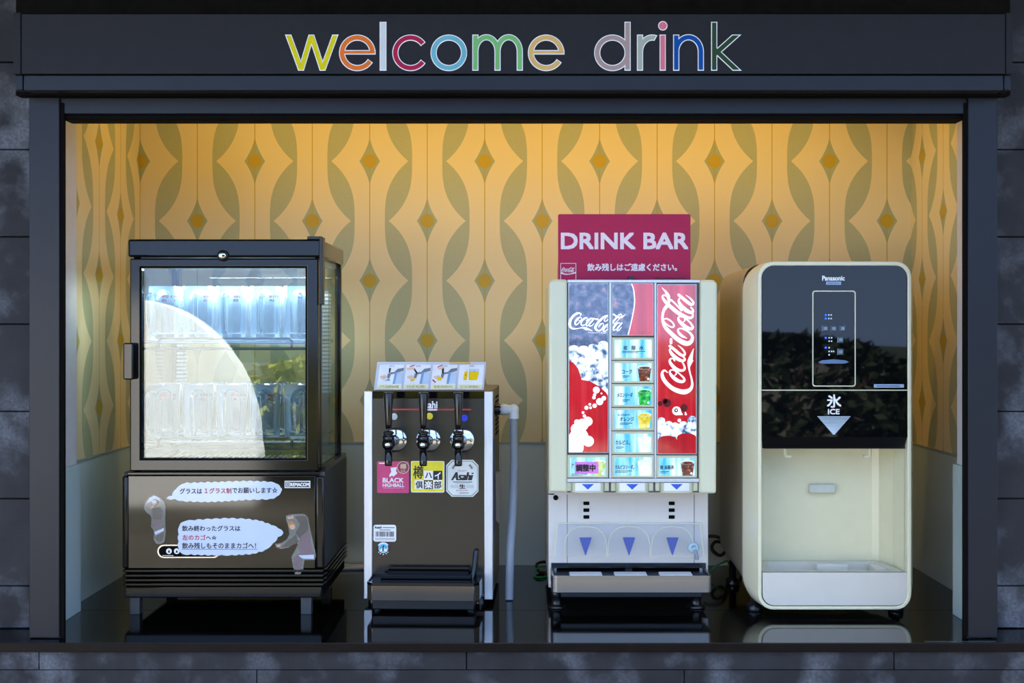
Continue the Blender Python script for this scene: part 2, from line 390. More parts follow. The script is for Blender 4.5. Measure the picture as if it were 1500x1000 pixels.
# ------------------------------------------------------------------ shutter frame
for i, (a, b_) in enumerate(((42.5, 87), (1418, 1461.5))):
    p = struct(MB().pbox(a, b_, 138, 941 - 7, YP, .012).build('trim_%d' % (1 + i), M['frame'], bevel=.0015))
    g0, g1 = (87, 92.5) if i == 0 else (1413, 1418)
    MB().box(pX(g0, YP), pX(g1, YP), YP + .004, YP + .014, ZT, pZ(150, YP)).build('guide_channel', M['slot'], p)
lt = struct(MB().pbox(88, 1416.5, 100, 166.5, YP + .006, .06).build('trim_3', M['frame'], bevel=.0015))
MB().pbox(90, 1414.5, 168, 174.5, YP + .014, .055).build('shutter_bar', M['slot'], lt, bevel=.002)
MB().pbox(90, 1414.5, 166.5, 168.2, YP + .012, .05).build('shutter_bar', M['slot'], lt)
YFA = -.02
sb = thing('shutter_box', 'dark grey shutter box with colourful welcome drink lettering over the niche', 'sign', (0, .0, pZ(133, YFA)))
MB().pbox(31.5, 1472.5, 20.5, 108.2, YFA, .055).build('front_panel', M['fascia'], sb, bevel=.001)
MB().pbox(34.5, 1470, 110, 132.5, YFA - .004, .055).build('lower_rail', M['frame'], sb, bevel=.002)
for (a, b_, c, d) in ((19, 30.6, 22.5, 33.5), (1473.4, 1484, 1471, 1481)):
    e_ = MB().pbox(a, b_, 18, 108.6, YFA + .003, .12).build('end_cap', M['fascia'], sb, bevel=.002)
    MB().pbox(c, d, 110.2, 132, YFA - .001, .12).build('rail_cap', M['frame'], e_, bevel=.002)
MB().pbox(23, 1480, 133, 139.5, YFA + .03, .03).build('underside', M['slot'], sb)
# header above the box, its near-black colour standing in for shade
struct(MB().box(pX(19, YFA), pX(1484, YFA), YFA + .01, .115, pZ(20, YFA), ZC + 1.05).build('trim_6', M['header'], bevel=.004))

# --- welcome drink lettering: white outlines under coloured faces, px coordinates on the fascia
PF = Pl(YFA)
def seg(x0, y0, x1, y1, w_, ext=0):
    l = math.hypot(x1 - x0, y1 - y0); dx, dy = (x1 - x0) / l, (y1 - y0) / l; nx, ny = -dy * w_ / 2, dx * w_ / 2
    x0 -= dx * ext; y0 -= dy * ext; x1 += dx * ext; y1 += dy * ext
    return [(x0 + nx, y0 + ny), (x1 + nx, y1 + ny), (x1 - nx, y1 - ny), (x0 - nx, y0 - ny)]
def arc(cx, cy, r, a0, a1, w_, n=40, ry=None):
    ry = ry or r
    return ribbon([(cx + r * math.cos(R(a0 + (a1 - a0) * i / n)), cy - ry * math.sin(R(a0 + (a1 - a0) * i / n)), w_) for i in range(n + 1)])
XH0, BL, AS = 52.2, 102.4, 33.5                              # x-height line, baseline, ascender (inner face)
W_ = 6.4
def L_w(e):
    x = [426.5 - 3.0, 441.3, 456.5, 472.5, 487.5]; out = []; w_ = W_ * .95 + 2 * e
    cs = [(422.7, XH0, 441.2, BL), (456.3, XH0, 441.2, BL), (456.3, XH0, 472.6, BL), (491.0, XH0, 472.6, BL)]
    for i, (a, b_, c, d) in enumerate(cs):
        q = seg(a, b_, c, d, w_, 12); q = clip(q, 0, 1, BL + e); q = clip(q, 0, -1, -(XH0 - e))
        if i == 0: q = clip(q, 1, 0, 441.2)
        if i == 1: q = clip(clip(q, -1, 0, -441.2), 1, 0, 456.3)
        if i == 2: q = clip(clip(q, -1, 0, -456.3), 1, 0, 472.6)
        if i == 3: q = clip(q, -1, 0, -472.6)
        out.append(q)
    return out
def L_e(cx):
    def f(e):
        w_ = W_ + 2 * e; r = 22.3
        q = arc(cx, 77.6, r, -26 - e * 2.2, -352 , w_) 
        q = arc(cx, 77.6, r, -2, 326 + e * 2.2, w_)
        bar = [[(cx - r, 77.6 - 2.8 - e), (cx + r + w_ / 2 , 77.6 - 2.8 - e), (cx + r + w_ / 2, 77.6 + 1.2 + e), (cx - r, 77.6 + 1.2 + e)]]
        return q + bar
    return f
def L_l(x, y0=AS, y1=BL): return lambda e: [[(x - W_ * .57 - e, y0 - e), (x + W_ * .57 + e, y0 - e), (x + W_ * .57 + e, y1 + e), (x - W_ * .57 - e, y1 + e)]]
def L_c(cx): return lambda e: arc(cx, 77.6, 22.3, 37 - e * 2.2, 323 + e * 2.2, W_ + 2 * e)
def L_o(cx): return lambda e: arc(cx, 77.6, 22.3, 0, 360, W_ + 2 * e, 56)
def vert(x, y0, y1, e): return [(x - W_ / 2 - e, y0 - e), (x + W_ / 2 + e, y0 - e), (x + W_ / 2 + e, y1 + e), (x - W_ / 2 - e, y1 + e)]
def arch(x0, x1, e):
    cx, r = (x0 + x1) / 2, (x1 - x0) / 2; ry = 21
    return arc(cx, XH0 + 2.6 + ry, r, 180, 0, W_ + 2 * e, 30, ry) + [[(x1 - W_ / 2 - e, XH0 + 2.4 + ry), (x1 + W_ / 2 + e, XH0 + 2.4 + ry), (x1 + W_ / 2 + e, BL + e), (x1 - W_ / 2 - e, BL + e)],
                                                                   [(x0 - W_ / 2 - e, XH0 + 2.4 + ry), (x0 + W_ / 2 + e, XH0 + 2.4 + ry), (x0 + W_ / 2 + e, BL + e), (x0 - W_ / 2 - e, BL + e)]]
def L_m(e): return [vert(696.4, XH0, BL, e)] + arch(696.4, 728.8, e) + arch(728.8, 761.4, e)
def L_d(e): return arc(897, 77.6, 22.3, 0, 360, W_ + 2 * e, 56) + [vert(919.2, AS, BL, e)]
def L_r(e): return [vert(937.4, XH0, BL, e)] + [clip(q, 1, .55, 960.2 + e * 1.2 + .55 * 54) for q in arc(955.5, XH0 + 24, 18, 180, 68, W_ + 2 * e, 24, 21)]
def L_i(e): return [vert(970.6, XH0, BL, e), disc(970.8, 38, 5.6 + e, 28)]
def L_n(e): return [vert(990.4, XH0, BL, e)] + arch(990.4, 1026.4, e)
def L_k(e):
    out = [vert(1046, AS, BL, e)]
    up = clip(clip(seg(1047, 79.5, 1079, 51, W_ + 2 * e, 14), 0, 1, 85), 0, -1, -(XH0 - e)); dn = clip(clip(seg(1047, 73.0, 1079, 103, W_ + 2 * e, 14), 0, 1, BL + e), 0, -1, -70)
    return out + [clip(up, -1, 0, -1044), clip(dn, -1, 0, -1044)]
LET = [(L_w, (222, 210, 4)), (L_e(523.5), (232, 118, 40)), (L_l(561.2), (214, 222, 224)), (L_c(601.5), (176, 30, 72)), (L_o(657.5), (112, 184, 200)), (L_m, (122, 190, 118)), (L_e(800), (224, 184, 112)),
       (L_d, (172, 150, 146)), (L_r, (172, 182, 168)), (L_i, (224, 118, 136)), (L_n, (0, 78, 160)), (L_k, (44, 72, 44))]
for i, (fn, c) in enumerate(LET):
    a = MB(); st_ = 0
    for q in fn(1.35):
        if len(q) > 2: st_ += 1; a.poly(q, PF, 0, .0012 + st_ * 6e-6)
    lo = a.build('letter', M['print_white'], sb, flat=True)
    a = MB(); st_ = 0
    for q in fn(0):
        if len(q) > 2: st_ += 1; a.poly(q, PF, 0, .0020 + st_ * 6e-6)
    a.build('letter_face', pm('letter_paint', c, .5, var=.03, spec=.15), lo, flat=True)

# the script logo, traced as pen strokes: (x, y, width) in a 0..1836 by 0..560 box
def logo_strokes():
    B = 941
    st = [[(205, 590 + B, 18), (160, 556 + B, 32), (118, 590 + B, 42), (125, 670 + B, 62), (185, 770 + B, 66), (300, 868 + B, 72), (430, 920 + B, 82), (525, 922 + B, 82), (605, 878 + B, 58), (634, 800 + B, 42), (622, 700 + B, 32), (596, 600 + B, 26), (578, 500 + B, 38), (595, 400 + B, 84), (632, 260 + B, 38), (660, 180 + B, 4)],
          [(600, 450 + B, 10), (628, 398 + B, 40), (655, 385 + B, 4)],
          [(300, 545 + B, 22), (258, 556 + B, 26), (250, 600 + B, 38), (292, 660 + B, 56), (362, 718 + B, 62), (440, 750 + B, 52), (494, 735 + B, 44), (490, 690 + B, 34), (430, 630 + B, 26), (360, 572 + B, 24), (300, 545 + B, 22)],
          [(335, 640 + B, 18), (362, 612 + B, 20), (352, 575 + B, 22)],
          [(330, 388 + B, 26), (302, 352 + B, 22), (262, 358 + B, 28), (248, 400 + B, 42), (284, 465 + B, 56), (352, 530 + B, 60), (430, 558 + B, 46), (488, 548 + B, 40), (504, 508 + B, 38), (480, 440 + B, 26), (452, 402 + B, 20)],
          [(262, 178 + B, 26), (250, 215 + B, 40), (300, 292 + B, 58), (400, 368 + B, 60), (478, 390 + B, 42), (508, 362 + B, 34), (470, 310 + B, 24)],
          [(248, 135 + B, 44), (330, 200 + B, 50), (430, 284 + B, 50), (488, 298 + B, 40), (508, 262 + B, 34), (468, 192 + B, 28), (390, 122 + B, 8)],
          [(268, 20 + B, 46), (268, 86 + B, 46)],
          [(205, 380, 58), (152, 450, 52), (127, 530, 44), (124, 640, 42), (168, 750, 58), (260, 850, 68), (370, 950, 74), (480, 1018, 80), (560, 1034, 78), (622, 990, 62), (634, 910, 46), (580, 840, 34), (480, 785, 26), (420, 776, 26), (387, 802, 28), (404, 850, 42), (460, 905, 44), (545, 946, 6)],
          [(135, 618, 20), (200, 608, 24), (280, 658, 26), (320, 720, 28), (300, 754, 26), (240, 736, 24), (170, 682, 20), (138, 634, 18)],
          [(425, 568, 24), (398, 584, 28), (398, 625, 42), (444, 684, 58), (532, 758, 66), (616, 782, 48), (644, 750, 38), (610, 690, 30), (540, 620, 26), (472, 576, 24), (425, 568, 24)],
          [(482, 662, 16), (508, 635, 20), (500, 590, 22)],
          [(190, 218, 24), (145, 200, 26), (122, 235, 34), (170, 312, 52), (262, 402, 62), (382, 500, 64), (500, 568, 62), (596, 594, 44), (642, 566, 36), (640, 510, 24)],
          [(268, 282, 30), (345, 352, 28), (450, 466, 30)],
          [(110, 70, 4), (170, 135, 34), (218, 215, 58), (238, 318, 40)],
          [(412, 262, 26), (402, 310, 40), (450, 392, 62), (542, 470, 66), (620, 502, 48), (650, 468, 36), (612, 410, 24)],
          [(400, 195, 44), (482, 265, 52), (590, 350, 54), (638, 362, 40), (654, 328, 34), (605, 262, 26), (525, 200, 8)]]
    return [[(1906 - y, 660 - x, w_) for x, y, w_ in q] for q in st]      # -> u along, v up
LOGO = logo_strokes()
def logo(mb, fn, pl, mat, lift, sc, k=4, cut=None):
    for st in LOGO:
        lift += 8e-6; q = catmull([(*fn(u, v), w_ * sc) for u, v, w_ in st], k)
        for quad in ribbon(q):
            if cut: quad = clip(quad, *cut)
            if len(quad) > 2: mb.poly(quad, pl, mat, lift)
        for x, y, w_ in (q[0], q[-1]):
            dd = disc(x, y, w_ / 2, 8)
            if cut: dd = clip(dd, *cut)
            if len(dd) > 2: mb.poly(dd, pl, mat, lift)

# ================================================================== glass door cooler
YF = .235; PFR = Pl(YF); YK = .575
M['fr_black'] = pm('cooler_black', (12, 13, 15), .1, spec=.4, var=.1, scale=6)
M['fr_side'] = pm('cooler_side', (52, 58, 62), .35, var=.06)
M['glass'] = glassmat('cooler_glass', (236, 246, 248), 1.5, 0, 2.1)
M['sideglass'] = glassmat('cooler_side_glass', (236, 244, 242), 1.5, 0, .35)
M['mug'] = glassmat('mug_glass', (228, 238, 243), 1.5, .02, 1.3, .04, (235, 242, 250), 1.0)
M['film'] = glassmat('sticker_film', (215, 222, 222), 1.5, .05, 2.2, .25, (200, 205, 205))
M['fr_white'] = pm('cooler_liner', (222, 228, 232), .45)
fr = thing('display_cooler', 'black glass-door display cooler full of beer mugs, leftmost machine on the counter', 'refrigerator', (pX(328, YF), .40, ZT))
XA, XB = pX(189, YF), pX(467, YF); zt, zm = pZ(376, YF), pZ(691, YF)
MB().pbox(187, 470, 350, 376.5, YF, YK - YF).build('top_cap', M['fr_black'], fr, bevel=.005, seg=3)
for x in (XA, XB - .014):
    MB().box(x, x + .014, YK - .02, YK, zm, zt).build('rear_post', M['fr_black'], fr, bevel=.002)
    MB().box(x, x + .014, YF + .030, YF + .046, zm, zt).build('front_post', M['fr_black'], fr, bevel=.002)
for x in (XA + .004, XB - .008): MB().box(x, x + .004, YF + .046, YK - .02, zm, zt).build('side_pane', M['sideglass'], fr)
MB().box(XA + .014, XB - .014, YK - .010, YK - .006, zm, zt).build('rear_pane', M['sideglass'], fr)
MB().box(XA + .01, XB - .01, YF + .05, YK - .03, zt - .010, zt - .001).build('inner_ceiling', M['fr_white'], fr)
dr = MB()
dr.pring([(190, 378.5), (466, 378.5), (466, 690), (190, 690)], [(206, 391), (448.5, 391), (448.5, 672.5), (206, 672.5)], YF, .026)
door = dr.build('door', M['fr_black'], fr, bevel=.003, seg=2)
MB().pbox(205.5, 449, 390.5, 673, YF + .010, .005).build('pane', M['glass'], door)
MB().pring([(204.6, 390), (449.6, 390), (449.6, 673.6), (204.6, 673.6)], [(207, 392.2), (447.4, 392.2), (447.4, 671.4), (207, 671.4)], YF - .0004, .004).build('gasket', M['slot'], door)
h = MB(); h.pprism(rrect(180, 502, 194.5, 556, 3), YF - .022, .034); h.build('handle', M['fr_black'], door, bevel=.003)
lk = MB(); c_ = PFR.p(327, 374.5); lk.lathe((c_[0], YF, c_[2]), [(.0125, 0), (.0125, -.006), (.010, -.008), (0, -.008)], 24, 0, 'Y'); lk.lathe((c_[0], YF - .008, c_[2]), [(.0085, 0), (.0085, -.003), (.0075, -.004), (0, -.004)], 20, 1, 'Y')
lk.rect(325, 373.2, 329, 375.6, Pl(YF - .0125), 2); lk.build('lock', [M['black'], M['chrome'], M['slot']], door)
hg = MB(); hg.pbox(450, 471, 346, 350.5, YF + .004, .05).pbox(467.5, 472.5, 346.5, 446, YF - .004, .03); hg.build('hinge', M['black'], fr, bevel=.0012)
# base with glossy front
XC, XDD = pX(179, YF), pX(474.5, YF); zb = pZ(875, YF)
MB().box(XC, XDD, YF + .012, YK + .006, pZ(833, YF), zm - .001).build('base', M['fr_side'], fr, bevel=.002)
MB().box(XC + .005, XDD - .005, YF + .014, YK, zb, pZ(833, YF)).build('base_core', M['slot'], fr)
for x0, x1 in ((178.5, 187.5), (462, 475)): MB().pbox(x0, x1, 697, 833, YF - .002, .016).build('corner_trim', M['fr_black'], fr, bevel=.005, seg=3)
M['panel_gloss'] = pm('cooler_front_panel', (12, 11, 10), .05, spec=.6, var=.1, scale=3)
MB().pbox(187.5, 462, 696.5, 832.5, YF, .012).build('front_panel', M['panel_gloss'], fr, bevel=.0015)
MB().pbox(186, 468, 691, 696, YF - .001, .02).build('ledge', M['fr_black'], fr, bevel=.002)
for k in range(3): MB().box(XDD - .012 + .003 * k, XDD - .001 + .002 * k - .002 * k, YF + .03, YK + .004, zm - .001 + .004 * (2 - k) * .8, zm + .002 + .004 * (2 - k) * .8).build('side_rib', M['fr_black'], fr)
for yy in (835.2, 842.2, 848.8, 855.2):
    q = MB(); z0, z1 = pZ(yy + 2.2, YF), pZ(yy - 1.6, YF)
    q.box(XC + .002, XDD - .001, YF - .003, YF + .02, z0, z1).box(XDD - .02, XDD + .002, YF + .02, YK + .006, z0, z1).box(XC - .002, XC + .02, YF + .02, YK + .006, z0, z1)
    q.build('vent_slat', M['fr_black'], fr, bevel=.0012)
MB().box(pX(183, YF), pX(471, YF), YF - .004, YK + .004, zb, pZ(858.5, YF)).build('bottom_bezel', M['fr_black'], fr, bevel=.003)
for x0, x1 in ((190, 204.5), (440.5, 456)):
    for y0 in (.246, .52): MB().box(pX(x0, .246), pX(x1, .246), y0, y0 + .022, ZT, zb + .002).build('leg', M['fr_side'], fr, bevel=.001)
# interior: air ducts with slots, wire shelves, floor grille
M['duct'] = pm('duct_panel', (150, 158, 164), .4); M['slotlit'] = pm('duct_slat', (240, 245, 248), .4)
for x in (XA + .022, XB - .042):
    d_ = MB().box(x, x + .018, YK - .05, YK - .03, zm + .03, pZ(425, YK - .05)).build('air_duct', M['duct'], fr, bevel=.002)
    q = MB(); zz = pZ(575, YK - .05)
    while zz < pZ(430, YK - .05): q.box(x + .001, x + .017, YK - .054, YK - .050, zz, zz + .0055); q.box(x + .018, x + .0205, YK - .048, YK - .032, zz, zz + .0055); zz += .0095
    q.build('duct_slats', M['slotlit'], d_)
M['wire'] = pm('shelf_wire', (176, 184, 192), .25, .7)
M['wire_dark'] = pm('shelf_rail', (52, 60, 70), .3, .4)
SH = [pZ(497.5, .315), pZ(641.5, .315)]
for z in SH:
    q = MB(); xa, xb = XA + .018, XB - .018
    for y in (.285, .545): q.tube([(xa, y, z - .006), (xb, y, z - .006)], .0028, 8, 0, 0)
    q.tube([(xa, .283, z - .020), (xb, .283, z - .020)], .0032, 8, 1, 0)
    for k in range(26): x = xa + (xb - xa) * k / 25; q.tube([(x, .283, z - .0025), (x, .547, z - .0025)], .0014, 5, 0, 0)
    s_ = q.build('wire_shelf', [M['wire'], M['wire_dark']], fr)
    x0, x1 = pX(232, .278), pX(427, .278)
    MB().tube([(x0, .279, z - .018), (x0, .279, z - .002), (x0 + .006, .279, z + .003), (x1 - .006, .279, z + .003), (x1, .279, z - .002), (x1, .279, z - .018)], .003, 8, 0, 0).build('guard_rail', M['wire_dark'], s_)
q = MB(); z = zm + .012
for k in range(30): x = XA + .02 + (XB - XA - .04) * k / 29; q.tube([(x, .285, z), (x - .02, .54, z)], .0018, 5, 0, 0)
q.tube([(XA + .02, .285, z - .002), (XB - .02, .285, z - .002)], .0028, 8, 0, 0)
q.build('floor_grille', M['wire'], fr)
MB().box(XA + .014, XB - .014, YF + .05, YK - .02, zm - .001, zm + .004).build('inner_floor', M['fr_white'], fr)
tb = MB().box(pX(300, .30), pX(390, .30), .285, .300, zt - .018, zt - .010).build('lamp_tube', pm('lamp_tube', (250, 250, 250), .4, emit=3.5), fr, bevel=.003)
la = bpy.data.lights.new('cooler_lamp', 'AREA'); la.shape = 'RECTANGLE'; la.size = .34; la.size_y = .05; la.energy = 2.6; la.color = (.86, .94, 1)
lo = bpy.data.objects.new('cooler_lamp', la); COL.objects.link(lo); lo.parent = fr; lo.location = (0, .36 - .40, zt - .022 - ZT)
# brand plate
q = MB(); pl = Pl(YF - .0006); q.rect(417, 704, 454.5, 714.5, pl, 0, .0002).rect(418.2, 705.2, 453.3, 713.3, pl, 1, .0005).rect(419.6, 706.4, 425, 712.2, pl, 0, .0008).rect(420.5, 707.2, 424.1, 711.4, pl, 1, .0010).rect(421.8, 708.3, 422.8, 710.3, pl, 0, .0012)
q.text('REMACOM', (425.8, 707, 452.6, 711.8), pl, 0, .0008, .22); q.build('brand_plate', [M['print_white'], M['print_black']], fr, flat=True)
# scalloped speech-bubble stickers
def scallop(pts, amp, step):
    out = []; n = len(pts)
    for i in range(n):
        (x0, y0), (x1, y1) = pts[i], pts[(i + 1) % n]; l = math.hypot(x1 - x0, y1 - y0); k = max(1, round(l / step)); nx, ny = (y1 - y0) / l, -(x1 - x0) / l
        for j in range(k):
            for s_ in range(5):
                t = (j + s_ / 5) / k; a = amp * abs(math.sin(math.pi * s_ / 5)); out.append((x0 + (x1 - x0) * t + nx * a, y0 + (y1 - y0) * t + ny * a))
    return out
M['bubble'] = pm('bubble_paper', (196, 212, 240), .18, var=.02, coat=.6)
PS = Pl(YF - .0016)
def bubble(core, margin, texts, under=None):
    q = MB(); cx = sum(p[0] for p in core) / len(core); cy = sum(p[1] for p in core) / len(core)
    big = [(cx + (x - cx) * (1 + margin / 80), cy + (y - cy) * (1 + margin / 22)) for x, y in core]
    q.poly(big, PS, 3, .0002); q.poly(scallop(core, 1.6, 12), PS, 0, .0005)
    for t, b_, c in texts: q.text(t, b_, PS, c, .0009, .18)
    if under: q.rect(*under, PS, 1, .0009)
    q.build('speech_bubble_sticker', [M['bubble'], M['print_black'], M['print_red'], M['film']], fr, flat=True)
bubble([(244, 730), (252, 726), (258, 716), (270, 708), (300, 707), (330, 706), (362, 705), (392, 706), (404, 708), (411, 714), (412, 719), (405, 727), (396, 730), (360, 731), (330, 733), (300, 734), (268, 733), (256, 730)][::1], 1.5,
       [('グラスは', (263.5, 715, 296, 723), 1), ('１グラス制', (300, 714.5, 339, 722.5), 2), ('でお願いします☆', (340.5, 713.5, 406.5, 722), 1)])
bubble([(262, 782), (263, 770), (269, 764), (285, 762), (310, 760.5), (335, 759.5), (360, 760.5), (380, 763), (397, 769), (408, 774), (415, 780), (407, 786), (400, 795), (388, 805), (370, 810), (340, 812), (310, 812), (280, 811), (268, 811), (262, 803)], 1.2,
       [('飲み終わったグラスは', (267, 769.5, 352, 777.5), 1), ('左のカゴ', (267.5, 783, 301, 790.5), 2), ('へ☆', (302, 784, 317.5, 790), 1), ('飲み残しもそのままカゴへ！', (267, 794.5, 375, 803), 1)], (266, 803.8, 377, 804.4))
# control lozenge and icons
q = MB(); q.pring(rrect(230.5, 797.5, 322, 817, 9.4), rrect(232.5, 799.3, 320, 815.2, 8), YF - .0010, .003, 0)
q.poly(rrect(232, 799, 320.5, 815.6, 8), Pl(YF - .0004), 1, 0)
for x in (247.5, 259): q.poly(disc(x, 807, 4.2), Pl(YF - .0005), 2, .0002); q.poly([(x - 1.8, 809), (x + 1.8, 809), (x, 804.6)], Pl(YF - .0005), 1, .0004)
q.rect(238, 813, 254, 813.8, Pl(YF - .0005), 2, .0002); q.build('control_panel', [M['chrome'], M['slot'], M['print_white']], fr)
# two cut-out figure stickers on clear film
M['cloth'] = pm('figure_dark', (70, 70, 72), .3, coat=.5); M['skin'] = pm('figure_skin', (205, 160, 140), .4, coat=.5); M['mauve'] = pm('figure_mauve', (112, 92, 104), .35, coat=.5); M['hair'] = pm('figure_hair', (168, 120, 62), .4, coat=.5); M['foil'] = pm('figure_pale', (190, 205, 232), .2, coat=.8)
def figure(outline, patches):
    q = MB(); q.poly(outline, PS, 0, .0003)
    for i_, (c, p) in enumerate(patches): q.poly(p, PS, c, .0007 + i_ * 5e-5)
    q.build('figure_sticker', [M['film'], M['cloth'], M['skin'], M['mauve'], M['hair'], M['foil']], fr, flat=True)
figure([(226, 724), (219, 728), (213, 735), (211, 744), (214, 750), (220, 754), (222, 760), (221, 771), (226, 778), (225, 790), (229, 796), (235, 797), (241, 793), (243, 780), (242, 760), (243, 742), (240, 733), (233, 727)],
       [(5, [(215, 737), (219, 729), (226, 725.5), (233, 729), (236, 734), (228, 731)]), (4, disc(227.5, 735, 4.6)), (2, disc(226.3, 736.2, 3.1)), (5, [(222, 733), (229, 732), (229, 736), (224, 737)]), (2, [(219, 741), (226, 739), (226, 743), (221, 745)]), (1, [(223, 744), (234, 742), (238, 748), (236, 760), (224, 760)]),
        (3, [(224, 761), (237, 761), (237, 772), (231, 776), (226, 772)]), (5, [(226, 779), (240, 773), (240, 777), (228, 783)]), (1, [(227, 786), (233, 782), (231, 793)]), (1, [(235, 782), (240, 780), (238, 791), (233, 794)])])
figure([(419, 755), (430, 752.5), (446, 752.5), (451, 757), (454, 772), (458, 790), (463, 813), (461, 820), (446, 820), (444, 835), (438, 842.5), (432, 840), (429, 828), (427, 815), (432, 806), (437, 797), (433, 793), (424, 801), (412, 804), (404, 801), (403, 796), (412, 795), (420, 790), (424, 782), (422, 770), (419, 760)],
       [(2, [(421, 757), (430, 755), (430, 759), (422, 760)]), (1, [(432, 756), (447, 755), (450, 760), (452, 775), (441, 790), (433, 780), (440, 768)]), (4, disc(427.5, 768.5, 5.4)), (2, disc(428.5, 771.5, 4)), (3, [(441, 785), (452, 776), (456, 800), (460, 812), (440, 812), (437, 800)]), (1, [(422, 791), (433, 783), (437, 794), (424, 800), (412, 801)]), (5, [(437, 813), (460, 812), (460, 818), (444, 818)]), (2, [(405, 798), (411, 797), (411, 800), (406, 801)]), (3, [(430, 820), (436, 812), (442, 822), (440, 836), (434, 839)])])
# ---- beer mugs
def make_mug():
    q = MB(); r, h = .0362, .1235
    q.lathe((0, 0, 0), [(0, .0), (.030, 0), (.0325, .004), (.0335, .02), (.0345, .08), (r, h), (r - .003, h), (.0312, .08), (.030, .02), (.027, .014), (0, .014)], 22)
    o = q.build('beer_mug', M['mug'])
    MB().tube([(.032, 0, .100), (.052, 0, .104), (.062, 0, .092), (.063, 0, .06), (.058, 0, .03), (.048, 0, .016), (.032, 0, .018)], .0055, 8, 0, 4).build('mug_handle', M['mug'], o)
    q = MB()
    for k in range(9):
        for row in range(2):
            if random.random() < .25: continue
            a = R(24 + k * 6.5); da = R(4.2); rr = .0366; z0 = .088 + row * .009
            q.add([(rr * math.cos(a), rr * math.sin(a), z0), (rr * math.cos(a + da), rr * math.sin(a + da), z0), (rr * math.cos(a + da), rr * math.sin(a + da), z0 + .006), (rr * math.cos(a), rr * math.sin(a), z0 + .006)], [(0, 1, 2, 3)])
    q.build('printed_mark', M['print_red'], o, flat=True); return o
mug0 = make_mug(); used = False
ordn = ['leftmost', 'second from left', 'middle', 'second from right', 'rightmost']
for si, (z, sn) in enumerate(zip(SH, ('upper', 'lower'))):
    for ri, (y, rn) in enumerate(((.335, 'front'), (.425, 'back'))):
        for k in range(5):
            x = pX(241 + 49.3 * k, .335)
            if not used: o = mug0; used = True
            else:
                o = mug0.copy(); COL.objects.link(o)
                for ch in mug0.children: c = ch.copy(); COL.objects.link(c); c.parent = o
            o.location = (x, y, z - .001)
            o.rotation_euler.z = R([252, 275, 262, 268, 285][k] + random.uniform(-6, 6)) if not ri else R(random.uniform(60, 120))
            tag(o, 'clear glass beer mug, %s in the %s row on the cooler\'s %s shelf' % (ordn[k], rn, sn), 'mug', 'beer mugs in the cooler')

# ================================================================== draught beer server
YS = .345; PB = Pl(YS)
M['bs_panel'] = pm('server_panel', (30, 29, 28), .2, spec=.6, var=.05, scale=3)
M['bs_body'] = pm('server_body', (120, 104, 84), .4, .5, var=.08)
M['clear'] = glassmat('clear_plastic', (225, 232, 236), 1.45, .05, 1.2, .22, (215, 225, 235))
M['hose'] = glassmat('milky_hose', (205, 215, 225), 1.45, .15, 1.0, .45, (190, 200, 215))
M['milk'] = pm('milky_plastic', (215, 220, 226), .35, var=.03)
bs = thing('beer_server', 'black draught beer server with three tap handles and aluminium edges', 'beer server', (pX(627, YS), YS, ZT))
MB().box(pX(533.5, YS), pX(721.5, YS), YS + .004, .66, ZT + .016, pZ(572, YS)).build('body', M['bs_body'], bs, bevel=.002)
MB().pbox(545, 709.5, 583.8, 868, YS, .006).build('front_panel', M['bs_panel'], bs)
MB().pbox(545, 709.5, 573, 583.4, YS - .002, .01).build('top_bar', M['blackgloss'], bs, bevel=.001)
for a, b_ in ((532.5, 545), (709.5, 722)): MB().pbox(a, b_, 573, 877.5, YS - .004, .022).build('edge_trim', M['alu'], bs, bevel=.0015)
for a in (545, 702):
    for y in (YS + .02, .63): MB().cyl((pX(a, YS), y, ZT), (pX(a, YS), y, ZT + .017), .013, .011, 16).build('foot', M['black'], bs)
q = MB(); q.rect(566, 598.6, 690, 600.4, PB, 0, .0006); q.rect(614.5, 599, 640.5, 601, PB, 1, .0009); q.text('Asahi', (614.5, 587.5, 640.5, 597.8), PB, 1, .0008, .35)
q.build('brand_print', [pm('red_line', (224, 38, 58), .4), M['print_white']], bs, flat=True)
M['dots'] = [pm('dot_grey', (198, 206, 206), .4), pm('dot_yellow', (232, 208, 30), .4), pm('dot_blue', (20, 50, 215), .4)]
for i, (x, y) in enumerate(((577, 610), (629.3, 609.3), (680.3, 611.8))):
    MB().poly(disc(x, y, 5), PB, 0, .0005).build('colour_dot', M['dots'][i], bs, flat=True)
M['tapblack'] = pm('tap_black', (12, 12, 14), .08, spec=.5, var=.1); M['taphandle'] = pm('tap_handle', (26, 24, 22), .14, .2, var=.1)
